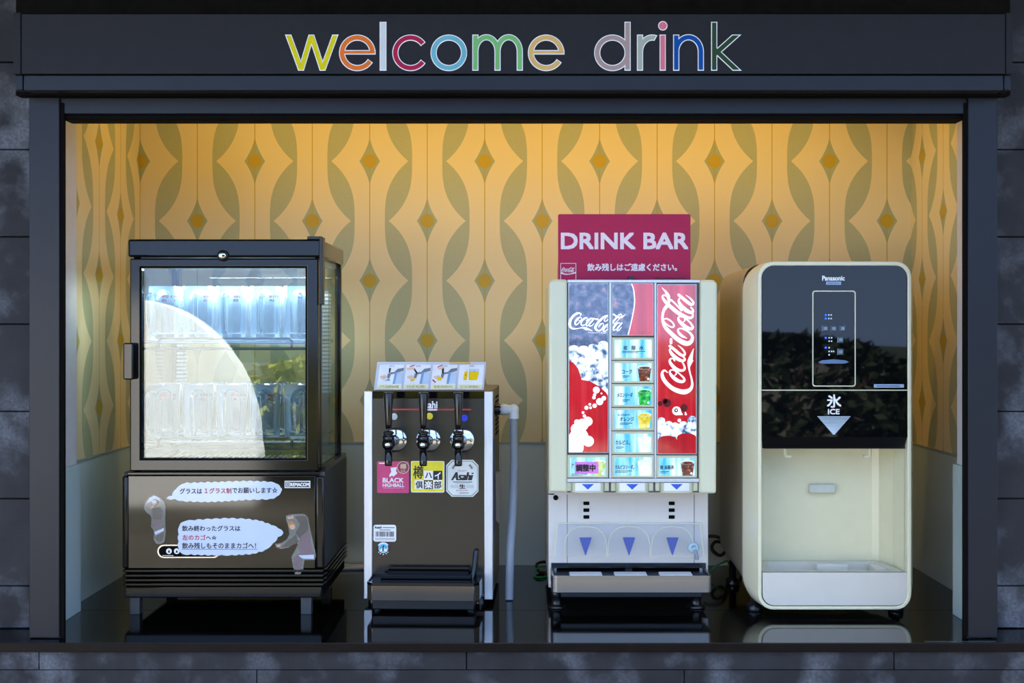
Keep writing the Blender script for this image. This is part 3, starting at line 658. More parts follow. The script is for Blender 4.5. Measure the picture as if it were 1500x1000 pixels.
for i, cx in enumerate((578.3, 627.6, 677)):
    X, Z = pX(cx, YS), pZ(644, YS); YTp = YS - .105
    tp = MB(); tp.lathe((X, YS, Z), [(.0105, -.004), (.0125, -.012), (.0105, -.02), (.0095, -.07), (.012, -.075), (.012, -.092), (0, -.092)], 20, 0, 'Y')
    tp.ball((X, YTp, Z - .001), .0148, 0, 18); tp.lathe((X, YTp, Z), [(.010, .004), (.0128, .010), (.0128, .019), (.0088, .021), (.0115, .0225), (.0125, .0255), (.009, .029), (0, .029)], 20)
    t_ = tp.build('tap', M['tapblack'], bs)
    MB().lathe((X, YS, Z), [(.0288, 0), (.0288, -.004), (.027, -.006), (.016, -.0065), (.0125, -.008), (0, -.008)], 32, 0, 'Y').build('flange', M['chrome'], t_)
    for sx in (-1, 1): MB().lathe((X + sx * .0215, YS - .006, Z), [(.0036, 0), (.0036, -.002), (.002, -.0032), (0, -.0034)], 12, 0, 'Y').build('screw', M['chrome'], t_)
    zt0, zt1 = pZ(627.5, YTp), pZ(574.5, YTp)
    MB().lathe((X, YTp, zt0), [(0, 0), (.0070, 0), (.0076, .01), (.0110, (zt1 - zt0) - .003), (.0104, zt1 - zt0), (0, zt1 - zt0)], 22).build('tap_handle', M['taphandle'], t_)
    z0, z1 = pZ(649, YTp), pZ(682, YTp)
    MB().lathe((X, YTp, z1), [(.0055, .002), (.0055, 0), (.0082, 0), (.0086, .003), (.0084, z0 - z1), (0, z0 - z1)], 20).build('spout', M['tapblack'], t_)
    MB().lathe((X, YTp - .012, Z - .001), [(.0062, 0), (.0062, -.0035), (.005, -.005), (0, -.005)], 16, 0, 'Y').build('nut', M['chrome'], t_)
# brand stickers
q = MB(); q.poly(rrect(552, 675.5, 599, 722, 2), PB, 0, .0005)
q.text('BLACK', (560.5, 700, 591, 706.5), PB, 1, .0009, .22).text('HIGHBALL', (560.5, 708, 592, 713), PB, 1, .0009, .12).text('ブラックニッカ ハイボール', (561, 713.8, 591, 715.6), PB, 1, .0009)
q.rect(555, 677.5, 568, 679.3, PB, 1, .0009); q.poly([(572, 685), (581, 684), (580, 690), (582, 693), (576, 698), (574, 696), (571, 699), (570, 696), (573, 691)], PB, 1, .0009)
for rr, c in ((9.2, 2), (8.2, 3)): q.poly(disc(590.5, 684.5, rr), PB, c, .0009 + (9.2 - rr) * 2e-4)
q.text('樽', (586, 679, 595, 687), PB, 2, .0013, .15).text('詰め', (587, 688, 594, 691.5), PB, 2, .0013)
q.build('drink_sticker', [pm('sticker_pink', (206, 52, 118), .35, var=.1, scale=14), M['print_white'], pm('sticker_gold', (222, 196, 160), .4), pm('sticker_plum', (150, 40, 84), .4)], bs, flat=True)
q = MB(); q.poly(rrect(602, 675, 651, 721, 2), PB, 0, .0005); q.poly(rrect(603, 676, 650, 720, 2), PB, 1, .0007)
for x0, y0, x1, y1, c in ((621, 689.2, 634.3, 702.5, 0), (634.6, 689.2, 648, 702.5, 2), (607.5, 703, 620.6, 716, 0), (621, 703, 634.3, 716, 2), (634.6, 703, 648, 716, 0)): q.rect(x0, y0, x1, y1, PB, c, .0009)
for s_, b_, c in (('樽', (605.5, 682, 620, 700.5), 2), ('ハ', (623, 692, 632.5, 699.8), 2), ('イ', (637, 691.5, 645.5, 701), 0), ('倶', (609, 704.5, 619.3, 714.8), 2), ('楽', (622.4, 704.3, 633, 715), 0), ('部', (636, 704.5, 646.5, 715), 2)): q.text(s_, b_, PB, c, .0012, .28)
q.build('drink_sticker', [M['print_white'], pm('sticker_yellow', (240, 224, 30), .4), M['print_black']], bs, flat=True)
def octa(x0, y0, x1, y1, c): return [(x0 + c, y0), (x1 - c, y0), (x1, y0 + c), (x1, y1 - c), (x1 - c, y1), (x0 + c, y1), (x0, y1 - c), (x0, y0 + c)]
q = MB(); q.poly(octa(653.8, 673, 701, 727, 8), PB, 0, .0005).poly(octa(655.2, 674.6, 699.6, 725.4, 7.6), PB, 1, .0007).poly(octa(655.8, 675.3, 699, 724.7, 7.5), PB, 0, .0009)
for q_ in arc(677.5, 692, 15.5, 130, 158, 3) + arc(677.5, 692, 15.5, 22, 50, 3): q.poly(q_, PB, 3, .0012)
q.text('DRAFT', (670.5, 688, 684, 690.2), PB, 2, .0012)
vs_, fs_, bb_ = text_geo('Asahi')
q.add([PB.p(660.5 + (v[0] - bb_[0]) / (bb_[2] - bb_[0]) * 29 + (v[1] - bb_[1]) * 4.5, 703 - (v[1] - bb_[1]) / (bb_[3] - bb_[1]) * 12, .0012) for v in vs_], fs_, 1)
for k_ in (.5, 1.0, 1.5, 2.0): q.add([PB.p(660.5 + k_ + (v[0] - bb_[0]) / (bb_[2] - bb_[0]) * 29 + (v[1] - bb_[1]) * 4.5, 703 - (v[1] - bb_[1]) / (bb_[3] - bb_[1]) * 12, .00121 + k_ * 5e-6) for v in vs_], fs_, 1)
q.rect(663.5, 704.8, 692, 706.2, PB, 4, .0012).rect(667, 707.4, 688, 707.9, PB, 4, .0012).rect(660, 709.5, 671.5, 714.5, PB, 5, .0012).rect(683, 709.5, 694, 714.5, PB, 5, .0012)
q.text('生', (673, 709, 682, 715), PB, 1, .0013, .3).text('スーパードライ', (668.5, 716.5, 686, 719), PB, 2, .0012, .1).rect(673, 721, 687, 722, PB, 4, .0012)
q.build('drink_sticker', [pm('sticker_silver', (222, 226, 222), .3), M['print_black'], M['print_red'], pm('sticker_greyline', (120, 124, 124), .5), pm('sticker_grey', (110, 112, 112), .5), pm('sticker_pale', (200, 204, 202), .5)], bs, flat=True)
q = MB(); q.poly(rrect(546.8, 768.7, 580.2, 793.3, 3.4), PB, 0, .0005)
q.text('Asahi', (548.6, 771, 558.8, 774), PB, 1, .0009, .2).rect(560.5, 772, 578, 773.4, PB, 2, .0009).rect(555.5, 775.6, 572, 776.8, PB, 2, .0009).rect(549, 788, 578, 788.8, PB, 2, .0009).rect(549, 790, 578, 790.8, PB, 2, .0009)
x = 549.8; random.seed(3)
while x < 576.6: w2 = random.choice((.5, .8, 1.2)); q.rect(x, 778.5, min(x + w2, 577), 786, PB, 1, .0009); x += w2 + random.choice((.5, .7, 1.0))
q.build('barcode_sticker', [M['print_white'], M['print_black'], pm('grey_print', (130, 134, 140), .5)], bs, flat=True)
q = MB(); q.poly(disc(561.3, 803.5, 10, 30), PB, 0, .0005).poly(disc(561.3, 803, 7, 26), PB, 1, .0008).poly(disc(561.3, 803, 6.2, 26), PB, 2, .0010)
q.poly([(556, 806), (560, 802), (563, 804.5), (566, 803), (567, 806), (565.5, 807.5), (557, 807.5)], PB, 1, .0012).poly([(560.6, 799), (562, 798.2), (562.6, 801), (562.2, 807), (560, 807.6), (559.9, 802)], PB, 0, .0014).poly([(562.2, 801), (563.4, 803), (562.8, 807), (562, 807)], PB, 1, .0016)
for a in (218, 240, 270, 300, 322): q.poly(disc(561.3 + 8.5 * math.cos(R(a)), 803.5 - 8.5 * math.sin(R(a)), .9, 8), PB, 1, .0012)
for q_ in arc(561.3, 803.5, 8.5, 35, 150, 1.6, 14): q.poly(q_, PB, 1, .0009)
q.build('round_sticker', [M['print_black'], M['print_white'], pm('sticker_cyan', (30, 190, 232), .4)], bs, flat=True)
# drip tray
YD = .245; zt1, zt0 = pZ(854, YD), pZ(880.5, YD); xa, xb = pX(538, YD), pX(704, YD); xc, xd = pX(545, YS), pX(709, YS); yb = YS - .001
M['tray_front'] = pm('tray_front', (92, 84, 76), .16, .6, var=.08, scale=8)
out_ = [(xa + .012, YD), (xb - .012, YD), (xb, YD + .014), (xd - .001, yb), (xc + .001, yb), (xa, YD + .014)]
dt = prismz(MB(), out_, zt0, zt1 - .006).build('drip_tray', M['tray_front'], bs, bevel=.0015)
inn = [(x * .985 + pX(621, YD) * .015, y + (.004 if y < YD + .02 else -.004)) for x, y in out_]
rm = MB(); n = len(out_); vv = [(x, y, z) for z in (zt1 - .006, zt1) for o_ in (out_, inn) for x, y in o_]; ff = []
for i in range(n):
    j = (i + 1) % n; ff += [(2 * n + i, 2 * n + j, 3 * n + j, 3 * n + i), (i, j, 2 * n + j, 2 * n + i), (n + i, 3 * n + i, 3 * n + j, n + j)]
rm.add(vv, ff).build('tray_rim', M['blackgloss'], dt)
prismz(MB(), inn, zt1 - .0065, zt1 - .004).build('drain_plate', M['blackgloss'], dt)
MB().pbox(568, 687, 830.5, 840, YS - .018, .006).build('splash_lip', M['blackgloss'], dt, bevel=.001)
MB().box(pX(560, .33), pX(692, .33), YS - .04, YS - .018, zt1 - .004, zt1 + .006).build('drain_step', M['blackgloss'], dt, bevel=.002)
MB().box(pX(546, .262), pX(697, .262), .262, YS - .002, ZT + .006, zt0 + .001).build('tray_base', M['black'], dt, bevel=.003)
for a in (553, 690): MB().cyl((pX(a, .28), .29, ZT), (pX(a, .28), .29, ZT + .007), .010, n=14).build('tray_foot', M['black'], dt)
MB().tube([(pX(697.5, .335), .335, pZ(806, .335)), (pX(695, .325), .325, pZ(830, .325)), (pX(692, .318), .318, pZ(850, .318))], .0058, 10).build('drain_hose', M['tapblack'], dt)
# right side: pipe elbow and milky hose, papers
XS = pX(722, YS); ye = YS + .10; ze = pZ(599, ye)
q = MB(); q.cyl((XS - .002, ye, ze), (XS + .014, ye, ze), .013, n=18, mat=1); q.lathe((XS + .012, ye, ze), [(0, 0), (.0135, 0), (.0135, .016), (.010, .018), (.0085, .03)], 8, 0, 'X')
q.ball((XS + .045, ye, ze), .0125, 0, 14); q.cyl((XS + .028, ye, ze), (XS + .045, ye, ze), .0105, n=16); q.cyl((XS + .045, ye, ze), (XS + .045, ye, ze - .022), .0115, .0125, 16)
q.build('pipe_elbow', [M['milk'], M['black']], bs)
MB().tube([(XS + .045, ye, ze - .02), (XS + .0455, ye, ze - .14), (XS + .042, ye - .02, ze - .26), (XS + .038, ye - .04, ZT + .12), (XS + .036, ye - .05, ZT + .002)], .0096, 14).build('drain_pipe', M['hose'], bs)
MB().box(XS, XS + .0015, YS + .04, YS + .055, pZ(785, YS), pZ(645, YS)).build('side_label', pm('side_label_blue', (30, 44, 96), .4), bs)
q = MB(); q.add([(XS + .002, YS + .09, pZ(690, .43)), (XS + .012, YS + .14, pZ(692, .43)), (XS + .014, YS + .14, pZ(755, .43)), (XS + .010, YS + .12, pZ(770, .43)), (XS + .003, YS + .09, pZ(762, .43))], [(0, 1, 2, 3, 4)])
q.build('clear_pouch', M['clear'], bs, flat=True)
q = MB()
for k in range(9): q.box(XS - .0004, XS + .001, YS + .13 + .0, YS + .24, pZ(588 + 7 * k, YS), pZ(585 + 7 * k, YS))
q.build('side_vents', M['slot'], bs)
bs.rotation_euler.z = R(-1.8)
# bent instruction card on top
PC = Pl(lambda x, y: YS + .012 + (571 - y) / 41 * .045)
ic = thing('instruction_card', 'bent plastic card with four picture steps lying on the beer server', 'card', (pX(630, YS), YS + .03, pZ(571, YS)))
L0, R0, L1, R1 = 547.5, 708.5, 553, 712
def cardx(f, y): t = (571 - y) / 41; return (L0 + (L1 - L0) * t) * (1 - f) + (R0 + (R1 - R0) * t) * f
q = MB(); N_ = 10; vv = []
for k in range(N_ + 1):
    y = 571 - 41 * k / N_; c_ = math.sin(math.pi * k / N_) * .006 + (.004 * max(0, k - 8))
    for f in (0, 1):
        p = PC.p(cardx(f, y), y); vv += [(p[0], p[1] - c_ * .2, p[2]), (p[0], p[1] + .002, p[2])]
q.add(vv, [f_ for k in range(N_) for f_ in ((4 * k, 4 * k + 2, 4 * k + 6, 4 * k + 4), (4 * k + 1, 4 * k + 5, 4 * k + 7, 4 * k + 3))], 0, True)
q.build('card_sheet', pm('card_plastic', (196, 204, 226), .25, coat=.5, var=.03), ic, flat=True)
MB().box(pX(549, YS), pX(707, YS), YS + .016, YS + .060, pZ(571.8, YS), pZ(570.6, YS)).build('card_foot', M['clear'], ic)
M['cardset'] = [pm('card_pale', (222, 230, 244), .35), pm('card_blue', (120, 156, 200), .4), pm('card_lightblue', (178, 202, 232), .4), M['print_black'], pm('card_skin', (224, 190, 168), .4), pm('card_beer', (226, 196, 20), .4), pm('card_red', (180, 40, 36), .4), pm('card_caption', (226, 226, 178), .4), pm('card_tape', (206, 172, 92), .5), pm('card_steel', (110, 124, 142), .35)]
caps = ['グラスは斜め45度', 'カウンを一気に手前に', '泡が真ん中を見ながら', 'ビールと泡の割合い']
for k in range(4):
    q = MB(); f0, f1 = .025 + k * .245, .025 + k * .245 + .225
    def pt(fx, y): return (cardx(f0 + (f1 - f0) * fx, y), y)
    G = lambda pts, c, l=.0022: q.poly([pt(a, b_) for a, b_ in pts], PC, c, l)
    G([(0, 569.5), (1, 569.5), (1, 534), (0, 534)], 0, .0018)
    G([(.02, 569), (.98, 569), (.98, 563), (.02, 563)], 7)
    if k < 3:
        G([(.62, 562), (1, 562), (1, 545), (.66, 545)], 2); G([(.62, 562), (.72, 562), (.76, 545), (.66, 545)], 1, .0024); G([(.62, 545), (.75, 540), (1, 538.5), (1, 543), (.8, 545)], 9, .0024)
        G([(.48, 545), (.66, 544.5), (.66, 547), (.5, 548)], 9, .0025); G([(.38, 547), (.52, 546), (.46, 554), (.36, 553)], 9, .0025)
        if k == 0: G([(.40, 539), (.48, 539), (.46, 546), (.41, 546)], 3, .0026)
        elif k == 1: G([(.3, 540), (.36, 539), (.5, 546), (.46, 548)], 3, .0026); G([(.02, 538.5), (.3, 538), (.36, 541), (.05, 541.5)], 4, .0027); G([(.14, 536), (.34, 533.8), (.34, 535.2), (.16, 537.2)], 6, .0027)
        else: G([(.38, 540), (.46, 539), (.48, 547), (.4, 547)], 3, .0026); G([(.16, 540), (.4, 536.5), (.5, 538.5), (.3, 541)], 4, .0027); G([(.18, 537), (.38, 533.8), (.4, 535), (.2, 538)], 6, .0027); G([(.05, 555), (.2, 559), (.18, 560.5), (.04, 557)], 6, .0027)
        G([(.08, 551), (.28, 549), (.36, 552), (.26, 556), (.1, 553)], 4, .0026)
        if k == 0: G([(.28, 557.5), (.52, 557.5), (.44, 553.5)], 1, .0027)
        else: G([(.24, 556), (.42, 553), (.40, 557), (.26, 558.5)] if k == 1 else [(.24, 552), (.42, 551.5), (.4, 557), (.24, 557)], 5, .0027)
    else:
        G([(.2, 556.5), (.34, 556.5), (.36, 544), (.22, 544)], 5); G([(.42, 556.5), (.76, 556.5), (.82, 544), (.40, 544)], 5); G([(.40, 544), (.82, 544), (.82, 540), (.40, 540)], 2); G(disc(.62, 544, .03, 8, .7), 6, .0025); G(disc(.28, 549, .03, 8, .7), 6, .0025); G(disc(.3, 542, .02, 8, .5), 6, .0025)
    a, b_ = pt(.12, 565), pt(.88, 565)
    q.text(caps[k], (a[0], 564.2, b_[0], 567.8), PC, 3, .0026); a = pt(.5, 536); q.text('(%d)' % (k + 1), (a[0] - 3.2, 534.6, a[0] + 3.2, 537.4), PC, 3, .0027)
    q.build('picture_step', M['cardset'], ic, flat=True)
MB().poly([(cardx(.665, 533), 532.5), (cardx(.86, 533), 533), (cardx(.855, 530), 530.2), (cardx(.67, 530), 530.2)], PC, 0, .0035).build('tape', M['cardset'][8], ic, flat=True)

# ================================================================== soft drink dispenser
YH = .27; PH = Pl(YH); YW = .36; PW = Pl(YW); YR = .72
EM = .34
def art(name, cols, scale=18, stretch=(1, 1, 1), emit=EM, lo=.35, hi=.65):        # printed, backlit plastic
    m, t, b = newmat(name); n = noise_node(t, scale, 5, stretch); k = len(cols)
    o = ramp(t, n.outputs['Fac'], [(lo + (hi - lo) * i / (k - 1), lin(c)) for i, c in enumerate(cols)])
    t.links.new(o, b.inputs['Base Color']); t.links.new(o, b.inputs['Emission Color']); b.inputs['Emission Strength'].default_value = emit
    b.inputs['Roughness'].default_value = .06; b.inputs['Specular IOR Level'].default_value = .9; b.inputs['Coat Weight'].default_value = 1; b.inputs['Coat Roughness'].default_value = .04; return m
M['cream'] = pm('cream_plastic', (222, 222, 190), .3, var=.02, scale=4, coat=.3)
M['cream_frame'] = pm('cream_frame', (206, 206, 176), .35, var=.03)
M['lower'] = pm('dispenser_lower', (220, 215, 208), .35, var=.03, scale=6)
M['gap'] = pm('dark_gap', (92, 88, 80), .5)
M['a_night'] = art('art_cola_dark', [(40, 54, 88), (62, 78, 112), (92, 100, 130), (176, 118, 120), (232, 200, 190)], 70, lo=.38, hi=.82)
M['a_red'] = art('art_red', [(166, 16, 34), (196, 28, 44), (214, 60, 72)], 14, (5, 1, .12), lo=.3, hi=.75)  # lighter vertical streaks stand in for light from the backlight tubes
M['a_red2'] = art('art_red_deep', [(150, 12, 30), (186, 24, 40)], 14, (5, 1, .12), lo=.3, hi=.75)  # same painted backlight streaks in a deeper red
M['a_ice'] = art('art_ice', [(60, 84, 116), (160, 180, 206), (236, 242, 250), (255, 255, 255)], 85, lo=.34, hi=.60)
M['a_white'] = art('art_white', [(244, 246, 252), (255, 255, 255)], 20)
M['a_sky'] = art('art_skyblue', [(52, 178, 226), (150, 214, 240), (236, 248, 255)], 22, (2.2, 1, .25), lo=.36, hi=.62)
M['a_cola'] = art('art_cola', [(58, 22, 18), (110, 48, 36), (206, 130, 84)], 130, lo=.4, hi=.75)
M['a_green'] = art('art_green', [(20, 130, 52), (58, 190, 84), (150, 226, 150)], 110, lo=.38, hi=.75)
M['a_orange'] = art('art_orange', [(200, 176, 30), (228, 206, 70), (245, 236, 170)], 110, lo=.38, hi=.75)
M['a_milk'] = art('art_milk', [(206, 228, 240), (240, 248, 252)], 60)
M['a_olive'] = art('art_lime', [(150, 178, 80), (206, 220, 150)], 60)
M['a_dark'] = art('art_ink', [(26, 30, 44), (40, 46, 60)], 40, emit=.1)
M['a_mark'] = art('art_shade', [(84, 26, 36), (110, 40, 50)], 40, emit=.1)
so = thing('drink_dispenser', 'cream soft drink dispenser with red cola graphics and three nozzles', 'drink dispenser', (pX(925, YH), .5, ZT))
MB().box(pX(805, YH), pX(1048, YH), YW, YR, pZ(722, YH), pZ(412, YH)).build('head_body', M['cream'], so, bevel=.004)
for pts in ([(807, 409), (831, 409), (831, 721), (804, 721), (804, 416)], [(1025.5, 409.5), (1047, 409.5), (1051, 416), (1049.5, 723), (1024, 723)]):
    MB().pprism(pts, YH - .004, .10).build('cheek', M['cream'], so, bevel=.006, seg=3)
MB().pbox(831, 1025.5, 409.5, 414, YH + .002, .1).build('head_bar', M['alu'], so, bevel=.001)
MB().pbox(831, 1025, 414, 721, YH + .006, .09).build('head_frame', M['gap'], so)
for x0, x1 in ((891.4, 896.6), (957.6, 962.4)): MB().pbox(x0 + 1, x1 - 1, 414, 700, YH + .002, .01).build('divider', M['alu'], so)
# large picture panels
def panel(x0, y0, x1, y1, draw, name='picture_panel'):
    o = MB().pbox(x0, x1, y0, y1, YH, .006).build(name, M['alu'], so, bevel=.0008)
    q = MB(); mats = draw(q); q.build('print', mats, o, flat=True); return o
def cloud(x0, y0, x1, y1, base, amp, n, seed, top=True):     # bumpy edged band from a bumpy edge to base
    rnd = random.Random(seed); p = []
    for i in range(n):
        cx = x0 + (x1 - x0) * (i + .5) / n; w2 = (x1 - x0) / n / 2; cy = y0 + (y1 - y0) * (i + .5) / n + rnd.uniform(-amp, amp) * .5
        for k in range(7): a = math.pi * (1 - k / 6); p.append((cx + w2 * math.cos(a), cy - (amp if top else -amp) * math.sin(a)))
    return p + [(x1, base), (x0, base)]
def d_left(q):
    l = .0004; q.rect(833.5, 415.5, 890.5, 662, PH, 0, l)
    q.poly(cloud(833.5, 512, 890.5, 503, 580, 4, 4, 1), PH, 1, l + .0002)
    q.poly([(833.5, 662), (833.5, 528), (840, 531), (847, 540), (852, 556), (864, 558), (878, 566), (888, 575), (890.5, 580), (890.5, 662)], PH, 2, l + .0004)
    for x, y, r in ((873.5, 571, 5), (878.4, 588, 5.2), (884.5, 583, 3.4), (870, 582, 2.6), (871, 578, 2.4), (881, 576, 1.4), (871, 594, 3.2), (864, 592, 2), (865, 597, 2), (859, 597, 3), (854, 604, 2), (856, 609, 2.4), (861, 617, 7), (853, 622, 9), (844, 628, 8), (845, 618, 4), (848, 640, 14), (836, 648, 12), (862, 646, 8), (843, 655, 12)):
        x = max(x, 833.5 + r * .3); d_ = disc(x, y, r, 18); d_ = clip(clip(d_, 0, 1, 662), -1, 0, -833.5); q.poly(d_, PH, 3, l + .0006)
    q.poly([(833.5, 662), (833.5, 636), (850, 634), (856, 645), (852, 662)], PH, 3, l + .0007)
    def fn(u, v): return (832.6 + u * .0455 , 482 - v * .0455 + u * .0035)
    logo(q, fn, PH, 3, l + .0006, .049, 3, (1, 0, 890.5))
    q.text('Trademark Regd.', (861, 486, 889, 488.6), PH, 3, l + .0006)
    return [M['a_night'], M['a_ice'], M['a_red'], M['a_white']]
def d_mid(q):
    l = .0004; q.rect(897.5, 415.5, 956.8, 490.5, PH, 0, l)
    ed = [(925, 415.5), (928, 424), (929.5, 440), (928, 455), (924, 474), (920, 490.5)]
    q.poly(ed + [(956.8, 490.5), (956.8, 415.5)], PH, 1, l + .0002)
    q.stroke([(x, y, 1.6) for x, y in ed], PH, 2, l + .0004, False)
    def fn(u, v): return (838.2 + u * .0425, 482 - v * .0455 + u * .0015)
    st = MB()
    logo(q, fn, PH, 2, l + .0005, .046, 3, (-1, 0, -897.6))
    return [M['a_night'], M['a_red'], M['a_white']]
def d_right(q):
    l = .0004; q.rect(963.5, 417, 1019.6, 664, PH, 0, l); q.rect(1014.5, 417, 1019.6, 664, PH, 1, l + .0002)
    s_ = 1 / 11.76
    def fn(u, v): return (960 + (660 - v) * s_, 415 + (1906 - u) * s_)
    logo(q, fn, PH, 2, l + .0006, s_, 5)
    for x, y, r in ((967, 591, 3.6), (977, 590, 6), (1002, 597, 5.4), (974, 587, 4)): q.poly(disc(x, y, r), PH, 3, l + .0004)
    q.poly(disc(991, 601.5, 6.4), PH, 2, l + .0006).poly([(994, 596.5), (1000.5, 607.5), (990, 607.8)], PH, 2, l + .0006).poly(disc(990.5, 600.8, 3, 14), PH, 3, l + .0008).poly(disc(990.5, 600.6, 1.3, 8), PH, 2, l + .001)
    for x, y, r in ((995, 615.5, 2.6), (1004.5, 606.5, 1.6), (1004, 604, 1)): q.poly(disc(x, y, r, 12), PH, 2, l + .0006)
    q.poly(cloud(963.5, 612, 985, 622, 645, 4, 2, 5) , PH, 4, l + .0003); q.poly(cloud(983, 626, 1019.6, 612, 645, 4, 3, 8), PH, 4, l + .0003)
    q.poly(cloud(963.5, 648, 1019.6, 637, 664, 6, 2, 3), PH, 1, l + .0005)
    return [M['a_red'], M['a_red2'], M['a_white'], M['a_mark'], M['a_ice']]
panel(832.5, 414.5, 891.5, 663, d_left); panel(896.6, 414.5, 957.6, 491.5, d_mid); panel(962.5, 416, 1020.6, 665, d_right)
# flavour buttons
def cup(q, cx, y0, y1, w_, mat, ice=True):
    l = .0020; q.poly([(cx - w_ * .36, y1), (cx + w_ * .36, y1), (cx + w_ * .5, y0), (cx - w_ * .5, y0)], PH, mat, l); q.poly(disc(cx, y0, w_ * .5, 18, 3), PH, 5, l + .0003); q.poly(disc(cx, y0 + .6, w_ * .42, 18, 2.2), PH, mat, l + .0005)
def button(x0, y0, x1, y1, label, lx, ly, liquid, cx=None):
    o = MB().pbox(x0, x1, y0, y1, YH - .001, .01).build('flavour_button', M['cream_frame'], so, bevel=.0012)
    q = MB(); q.rect(x0 + 3.6, y0 + 3.4, x1 - 3.6, y1 - 3.2, PH, 0, .0016)
    if liquid is not None:
        cx = cx or x1 - 14; cup(q, cx, y0 + 10, y1 - 3.2, 20, liquid)
    for t, b_ in label: q.text(t, b_, PH, 1, .0024, .12)
    q.rect(lx[0], ly, lx[1], ly + .9, PH, 1, .0024); q.rect(lx[0], ly + 2, lx[0] + (lx[1] - lx[0]) * .7, ly + 2.7, PH, 1, .0024)
    q.poly(disc(x1 - 8.5, y1 - 6.5, 1.7, 10), PH, 2, .0024)
    q.build('flavour_print', [M['a_sky'], M['a_dark'], M['a_white'], M['a_cola'], M['a_green'], M['a_milk'], M['a_orange'], M['a_olive']], o, flat=True); return o
ys = [493.5, 527.6, 561.7, 596.5, 631, 665.6, 700]
rows_ = [([('炭', (913, 506, 919, 512.5)), ('酸', (925, 506, 931, 512.5)), ('水', (936, 506, 943, 512.5))], (911, 945), 514, None), ([('コーク', (911, 541, 925.5, 547))], (912, 922), 550, 3), ([('メロンソーダ', (904, 575, 926.5, 581.5))], (912, 922), 585, 4),
         ([('ミニッツメイド', (905, 606, 922, 609)), ('オレンジ', (908, 610.5, 928, 616.5))], (908, 926), 619, 6), ([('カルピス。', (901.5, 644.5, 922.5, 651))], (902, 914), 654, 5), ([('カルピスソーダ。', (901, 680.5, 928.5, 687))], (901, 926), 689, 5)]
for i, (lb, lx, ly, lq) in enumerate(rows_): button(896.2, ys[i] + .5, 958, ys[i + 1] - .5, lb, lx, ly, lq)
nb = button(831.3, 666.2, 891, 699.5, [('ア', (836.5, 679, 840.5, 684))], (837, 860), 693.5, 7, 877)
button(961.8, 667, 1021, 699.5, [('煌 烏龍茶', (967, 681, 987, 687))], (967, 980), 690, 3)
nt_ = MB(); nt_.add([PH.p(842, 676, .0045), PH.p(876, 676, .0055), PH.p(876.5, 693, .004), PH.p(842, 693, .0032)], [(0, 1, 2, 3)], 0)
PN = Pl(YH - .0058); nt_.text('調整中', (844, 680, 872, 690), PN, 1, 0, .35); nt_.build('paper_note', [pm('note_pink', (240, 140, 228), .7), M['print_black']], nb, flat=True)
# nozzle section
MB().pbox(831, 1024, 700.5, 706.5, YH - .004, .02).build('lip_bar', M['alu'], so, bevel=.0015)
for i, cx in enumerate((861, 926, 991)):
    MB().pbox(cx - 31, cx + 31, 706.5, 719, YH + .002, .08).build('nozzle_block', M['cream_frame'], so, bevel=.001)
    q = MB(); n = 14; X0, X1 = pX(cx - 25, YH), pX(cx + 25, YH); top, bot = pZ(706.5, YH), pZ(720.5, YH)
    arcp = [(X0 + (X1 - X0) * k / n, YH + .002 - .016 * math.sin(math.pi * k / n) ** .5) for k in range(n + 1)]
    prismz(q, arcp, bot, top, 0, True); nz = q.build('nozzle_cover', M['cream_frame'], so)
    PZ = Pl(lambda x, y, c=cx: YH + .002 - .016 * max(0, math.sin(math.pi * min(1, max(0, (x - c + 25) / 50)))) ** .5)
    q = MB()
    for k in range(8):
        a, b_ = cx - 18.5 + 37 * k / 8, cx - 18.5 + 37 * (k + 1) / 8; q.rect(a, 707, b_, 718.6, PZ, 0, .0006)
    q.poly([(cx - 9, 708.6), (cx, 708.6), (cx, 716.8)], PZ, 1, .0012).poly([(cx + 9, 708.6), (cx, 708.6), (cx, 716.8)], PZ, 1, .0012)
    q.build('arrow_label', [M['print_white'], M['blue']], nz, flat=True)
    MB().cyl((pX(cx, YH), YH + .05, pZ(722, YH)), (pX(cx, YH), YH + .05, bot), .012, .016, 16).build('nozzle', M['cream_frame'], so)
# lower body
zl = ZT + .035
MB().box(pX(803.5, YW), pX(1037.5, YW), YW, YR, zl, pZ(718, YW)).build('lower_body', M['lower'], so, bevel=.002)
for x in (830.5, 1016.5): MB().pbox(x, x + .9, 724, 835, YW - .0006, .001).build('seam', M['gap'], so)
for x in (859, 984):
    for y0 in (737, 747, 757): MB().pprism(rrect(x - 4.4, y0 - 2.6, x + 4.4, y0 + 2.6, 1), YW - .0012, .002).build('vent_slot', M['slot'], so)
for x in (848, 908, 920, 930): MB().pbox(x, x + 3, 726, 762, YW - .0016, .002).build('rib', M['lower'], so)
q = MB(); c_ = PW.p(814, 728.5); q.lathe((c_[0], YW, c_[2]), [(.006, 0), (.006, -.004), (.003, -.005), (0, -.004)], 14, 0, 'Y'); q.pbox(803, 812, 722.8, 724.2, YW - .002, .004); q.build('hinge_screw', M['slot'], so)
